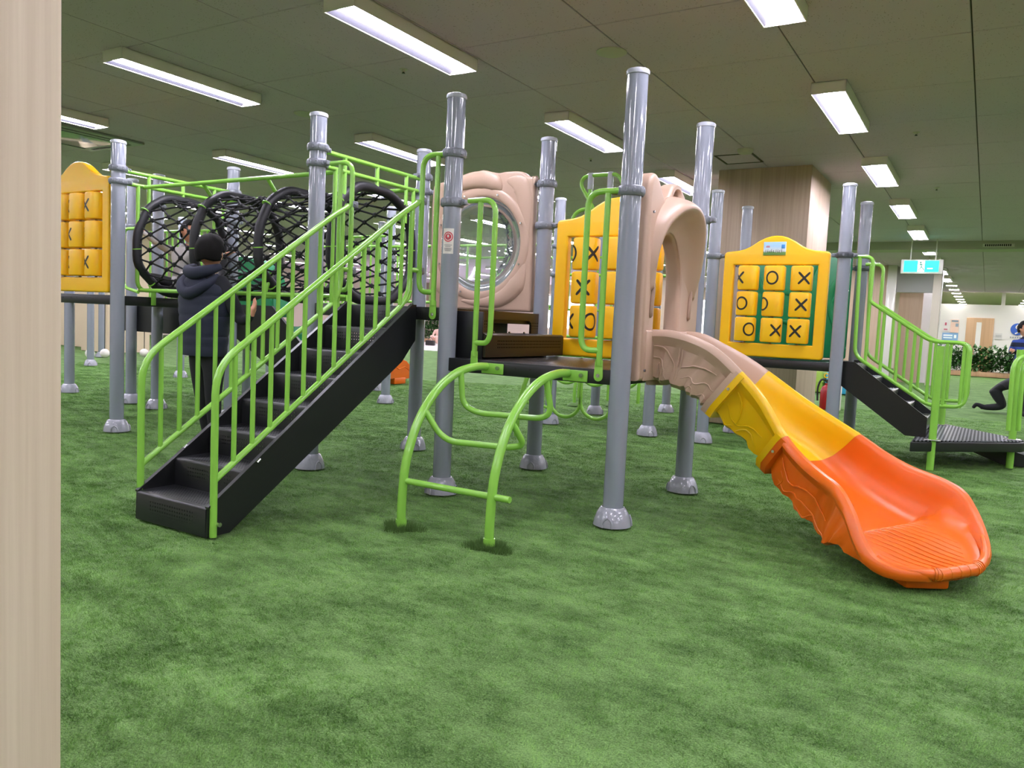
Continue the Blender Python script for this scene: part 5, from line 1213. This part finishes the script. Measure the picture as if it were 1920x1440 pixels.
P = smoothpts([(AX - .17, 3.80, 1.31), (AX - .13, 3.72, 1.24), (AX, 3.69, 1.185), (AX + .14, 3.73, 1.24), (AX + .17, 3.82, 1.31)], 5); tube(bm, P, [.018 + .022 * sin(pi * k / (len(P) - 1)) for k in range(len(P))], 12)
P = smoothpts([(AX - .12, 3.84, 1.37), (AX - .09, 3.75, 1.34), (AX + .02, 3.72, 1.32), (AX + .12, 3.76, 1.34), (AX + .14, 3.86, 1.37)], 5); tube(bm, P, [.022 + .02 * sin(pi * k / (len(P) - 1)) for k in range(len(P))], 12)
for v in bm.verts: v.co.z = 1.30 + (v.co.z - 1.30) * 1.12
part('hood', bm, M_NAVY, t)
# child in the net
CX, CY = -6.22, 4.50
J = dict(pel=((CX, CY, 1.30), .10), ch=((CX, CY, 1.50), .11), nb=((CX, CY, 1.59), .06), nk=((CX + .02, CY, 1.64), .04), sl=((CX - .12, CY, 1.56), .05), el=((CX - .27, CY - .03, 1.60), .038), wl=((CX - .42, CY - .12, 1.72), .024),
         sr=((CX + .13, CY, 1.55), .05), er=((CX + .28, CY + .05, 1.48), .038), wr=((CX + .42, CY + .1, 1.54), .024), l1=((CX - .07, CY - .05, 1.25), .07), l2=((CX - .12, CY - .28, 1.33), .055), l3=((CX - .14, CY - .24, 1.26), .04), q1=((CX + .07, CY - .02, 1.25), .07), q2=((CX + .22, CY - .2, 1.33), .055), q3=((CX + .25, CY - .12, 1.26), .04))
bones = [('pel', 'ch', M_GREYC), ('ch', 'nb', M_GREYC), ('nb', 'nk', M_SKIN), ('ch', 'sl', M_GREYC), ('sl', 'el', M_GREYC), ('el', 'wl', M_GREYC), ('ch', 'sr', M_GREYC), ('sr', 'er', M_GREYC), ('er', 'wr', M_GREYC), ('pel', 'l1', M_TROU), ('l1', 'l2', M_TROU), ('l2', 'l3', M_TROU), ('pel', 'q1', M_TROU), ('q1', 'q2', M_TROU), ('q2', 'q3', M_TROU)]
hc = (CX + .06, CY, 1.74)
t = person('child in pale grey hooded top crouching inside the net tunnel, one hand raised', (CX, CY, 1.2), J, bones, hc, .10, (1, -.2, 0), hands=[('wl', (-.5, -.3, .8), (1, 0, .3), .75, .4), ('wr', (1, .1, .4), (0, 1, 0), .75, .4)], voxel=.009)
hair(t, hc, .10, (1, -.2, 0))
# striped sweater person far right
M_STR = mat('striped_sweater', '#1A2444', .9); N, L, b = nt(M_STR); t_ = N.new('ShaderNodeNewGeometry'); sp = N.new('ShaderNodeSeparateXYZ'); m_1 = N.new('ShaderNodeMath'); m_1.operation = 'MULTIPLY'; m_1.inputs[1].default_value = 8.5; m_2 = N.new('ShaderNodeMath'); m_2.operation = 'FRACT'; m_3 = N.new('ShaderNodeMath'); m_3.operation = 'GREATER_THAN'; m_3.inputs[1].default_value = .55
mx = N.new('ShaderNodeMix'); mx.data_type = 'RGBA'; mx.inputs[6].default_value = lin('#141A30'); mx.inputs[7].default_value = lin('#2E4690')
L.new(t_.outputs['Position'], sp.inputs[0]); L.new(sp.outputs['Z'], m_1.inputs[0]); L.new(m_1.outputs[0], m_2.inputs[0]); L.new(m_2.outputs[0], m_3.inputs[0]); L.new(m_3.outputs[0], mx.inputs[0]); L.new(mx.outputs[2], b.inputs['Base Color'])
X, Y = .47, 14.0
J = dict(pel=((X, Y, .84), .11), ch=((X, Y, 1.06), .12), nb=((X, Y, 1.17), .07), nk=((X, Y, 1.22), .045), sl=((X - .13, Y, 1.12), .055), el=((X - .16, Y - .02, .96), .042), wl=((X - .12, Y - .16, 1.0), .028), sr=((X + .13, Y, 1.12), .055), er=((X + .17, Y - .02, .95), .042), wr=((X + .06, Y - .18, 1.0), .028),
         l1=((X - .07, Y, .74), .08), l2=((X - .08, Y, .43), .055), l3=((X - .08, Y + .02, .08), .04), l5=((X - .08, Y - .1, .035), .033), q1=((X + .07, Y, .74), .08), q2=((X + .08, Y, .43), .055), q3=((X + .08, Y + .02, .08), .04), q5=((X + .08, Y - .1, .035), .033))
bones = [('pel', 'ch', M_STR), ('ch', 'nb', M_STR), ('nb', 'nk', M_SKIN), ('ch', 'sl', M_STR), ('sl', 'el', M_STR), ('el', 'wl', M_STR), ('ch', 'sr', M_STR), ('sr', 'er', M_STR), ('er', 'wr', M_STR), ('pel', 'l1', M_TROU), ('l1', 'l2', M_TROU), ('l2', 'l3', M_TROU), ('l3', 'l5', M_TROU), ('pel', 'q1', M_TROU), ('q1', 'q2', M_TROU), ('q2', 'q3', M_TROU), ('q3', 'q5', M_TROU)]
hc = (X - .01, Y, 1.335)
t = person('person in dark blue striped sweater standing at the far right edge', (X, Y, 0), J, bones, hc, .115, (.5, -.6, 0), hands=[('wl', (-.6, -.8, .1), (0, 0, 1), .9, .5), ('wr', (-.8, -.5, 0), (0, 0, 1), .9, .5)], voxel=.012)
hair(t, hc, .115, (.5, -.6, 0))
# kneeling person in black
X, Y = .45, 14.6
M_DK = mat('charcoal_top', '#2B2C30', .9)
J = dict(pel=((X - .28, Y, .50), .125), wa=((X - .08, Y, .53), .13), ch=((X + .12, Y, .50), .13), nb=((X + .27, Y, .46), .08), nk=((X + .33, Y, .42), .05), sl=((X + .17, Y - .13, .44), .06), el=((X + .2, Y - .17, .24), .045), wl=((X + .25, Y - .14, .06), .03), sr=((X + .17, Y + .13, .44), .06), er=((X + .2, Y + .17, .24), .045), wr=((X + .25, Y + .14, .06), .03),
         l1=((X - .29, Y - .1, .34), .09), l2=((X - .16, Y - .11, .10), .07), l3=((X - .42, Y - .1, .07), .045), l5=((X - .53, Y - .1, .12), .035), l6=((X - .57, Y - .1, .04), .03), q1=((X - .29, Y + .1, .34), .09), q2=((X - .14, Y + .11, .10), .07), q3=((X - .38, Y + .1, .07), .045), q5=((X - .48, Y + .1, .05), .035))
bones = [('pel', 'wa', M_DK), ('wa', 'ch', M_DK), ('ch', 'nb', M_DK), ('nb', 'nk', M_SKIN), ('ch', 'sl', M_DK), ('sl', 'el', M_DK), ('el', 'wl', M_DK), ('ch', 'sr', M_DK), ('sr', 'er', M_DK), ('er', 'wr', M_DK), ('pel', 'l1', M_TROU), ('l1', 'l2', M_TROU), ('l2', 'l3', M_TROU), ('l3', 'l5', M_TROU), ('l5', 'l6', M_TROU), ('pel', 'q1', M_TROU), ('q1', 'q2', M_TROU), ('q2', 'q3', M_TROU), ('q3', 'q5', M_TROU)]
hc = (X + .42, Y, .40)
t = person('person in charcoal top and black trousers kneeling on all fours on the turf', (X, Y, 0), J, bones, hc, .115, (.5, 0, -1), hands=[('wl', (1, 0, -.2), (0, 1, 0), .9, .1), ('wr', (1, 0, -.2), (0, 1, 0), .9, .1)], voxel=.012, up_=(1, 0, .4))
hair(t, hc, .115, (.5, 0, -1), up_=(1, 0, .4))
# crouching woman far away
X, Y = -19.05, 25.5
M_PINK = mat('beige_coat', '#D3AFA0', .9)
J = dict(pel=((X, Y, .28), .13), ch=((X + .06, Y, .52), .13), nb=((X + .1, Y, .64), .07), nk=((X + .12, Y, .69), .045), sl=((X - .08, Y - .1, .58), .06), el=((X - .1, Y - .2, .40), .045), wl=((X + .05, Y - .32, .32), .03), sr=((X + .2, Y - .05, .58), .06), er=((X + .24, Y - .2, .4), .045), wr=((X + .12, Y - .34, .3), .03), l1=((X - .06, Y - .1, .28), .09), l2=((X - .08, Y - .36, .38), .07), l3=((X - .07, Y - .22, .07), .045), l5=((X - .07, Y - .36, .035), .035), q1=((X + .1, Y - .1, .28), .09), q2=((X + .14, Y - .36, .36), .07), q3=((X + .13, Y - .22, .07), .045), q5=((X + .13, Y - .36, .035), .035))
bones = [('pel', 'ch', M_PINK), ('ch', 'nb', M_PINK), ('nb', 'nk', M_SKIN), ('ch', 'sl', M_PINK), ('sl', 'el', M_PINK), ('el', 'wl', M_PINK), ('ch', 'sr', M_PINK), ('sr', 'er', M_PINK), ('er', 'wr', M_PINK), ('pel', 'l1', M_PINK), ('l1', 'l2', M_PINK), ('l2', 'l3', M_PINK), ('l3', 'l5', M_WHITE), ('pel', 'q1', M_PINK), ('q1', 'q2', M_PINK), ('q2', 'q3', M_PINK), ('q3', 'q5', M_WHITE)]
hc = (X + .12, Y - .02, .80)
t = person('crouching person in beige coat with long dark hair, seen far below the upper deck', (X, Y, 0), J, bones, hc, .12, (.2, -1, -.2), hands=[('wl', (.5, -.6, -.2), (0, 0, 1), .9, .3), ('wr', (-.4, -.7, -.2), (0, 0, 1), .9, .3)], voxel=.014)
hair(t, hc, .12, (.2, -1, -.2), length=.06)
t = thing('handbag', 'small black handbag on the floor by the crouching person', 'bag', (X + .1, Y - .6, 0)); part('pouch', lohi(X - .1, X + .3, Y - .7, Y - .55, 0, .2, .03), M_MARK, t); bm = bm_new(); tube(bm, ring_arc(X + .1, Y - .62, .18, .12, .14, 0, pi), .01, 6); part('strap', bm, M_MARK, t)
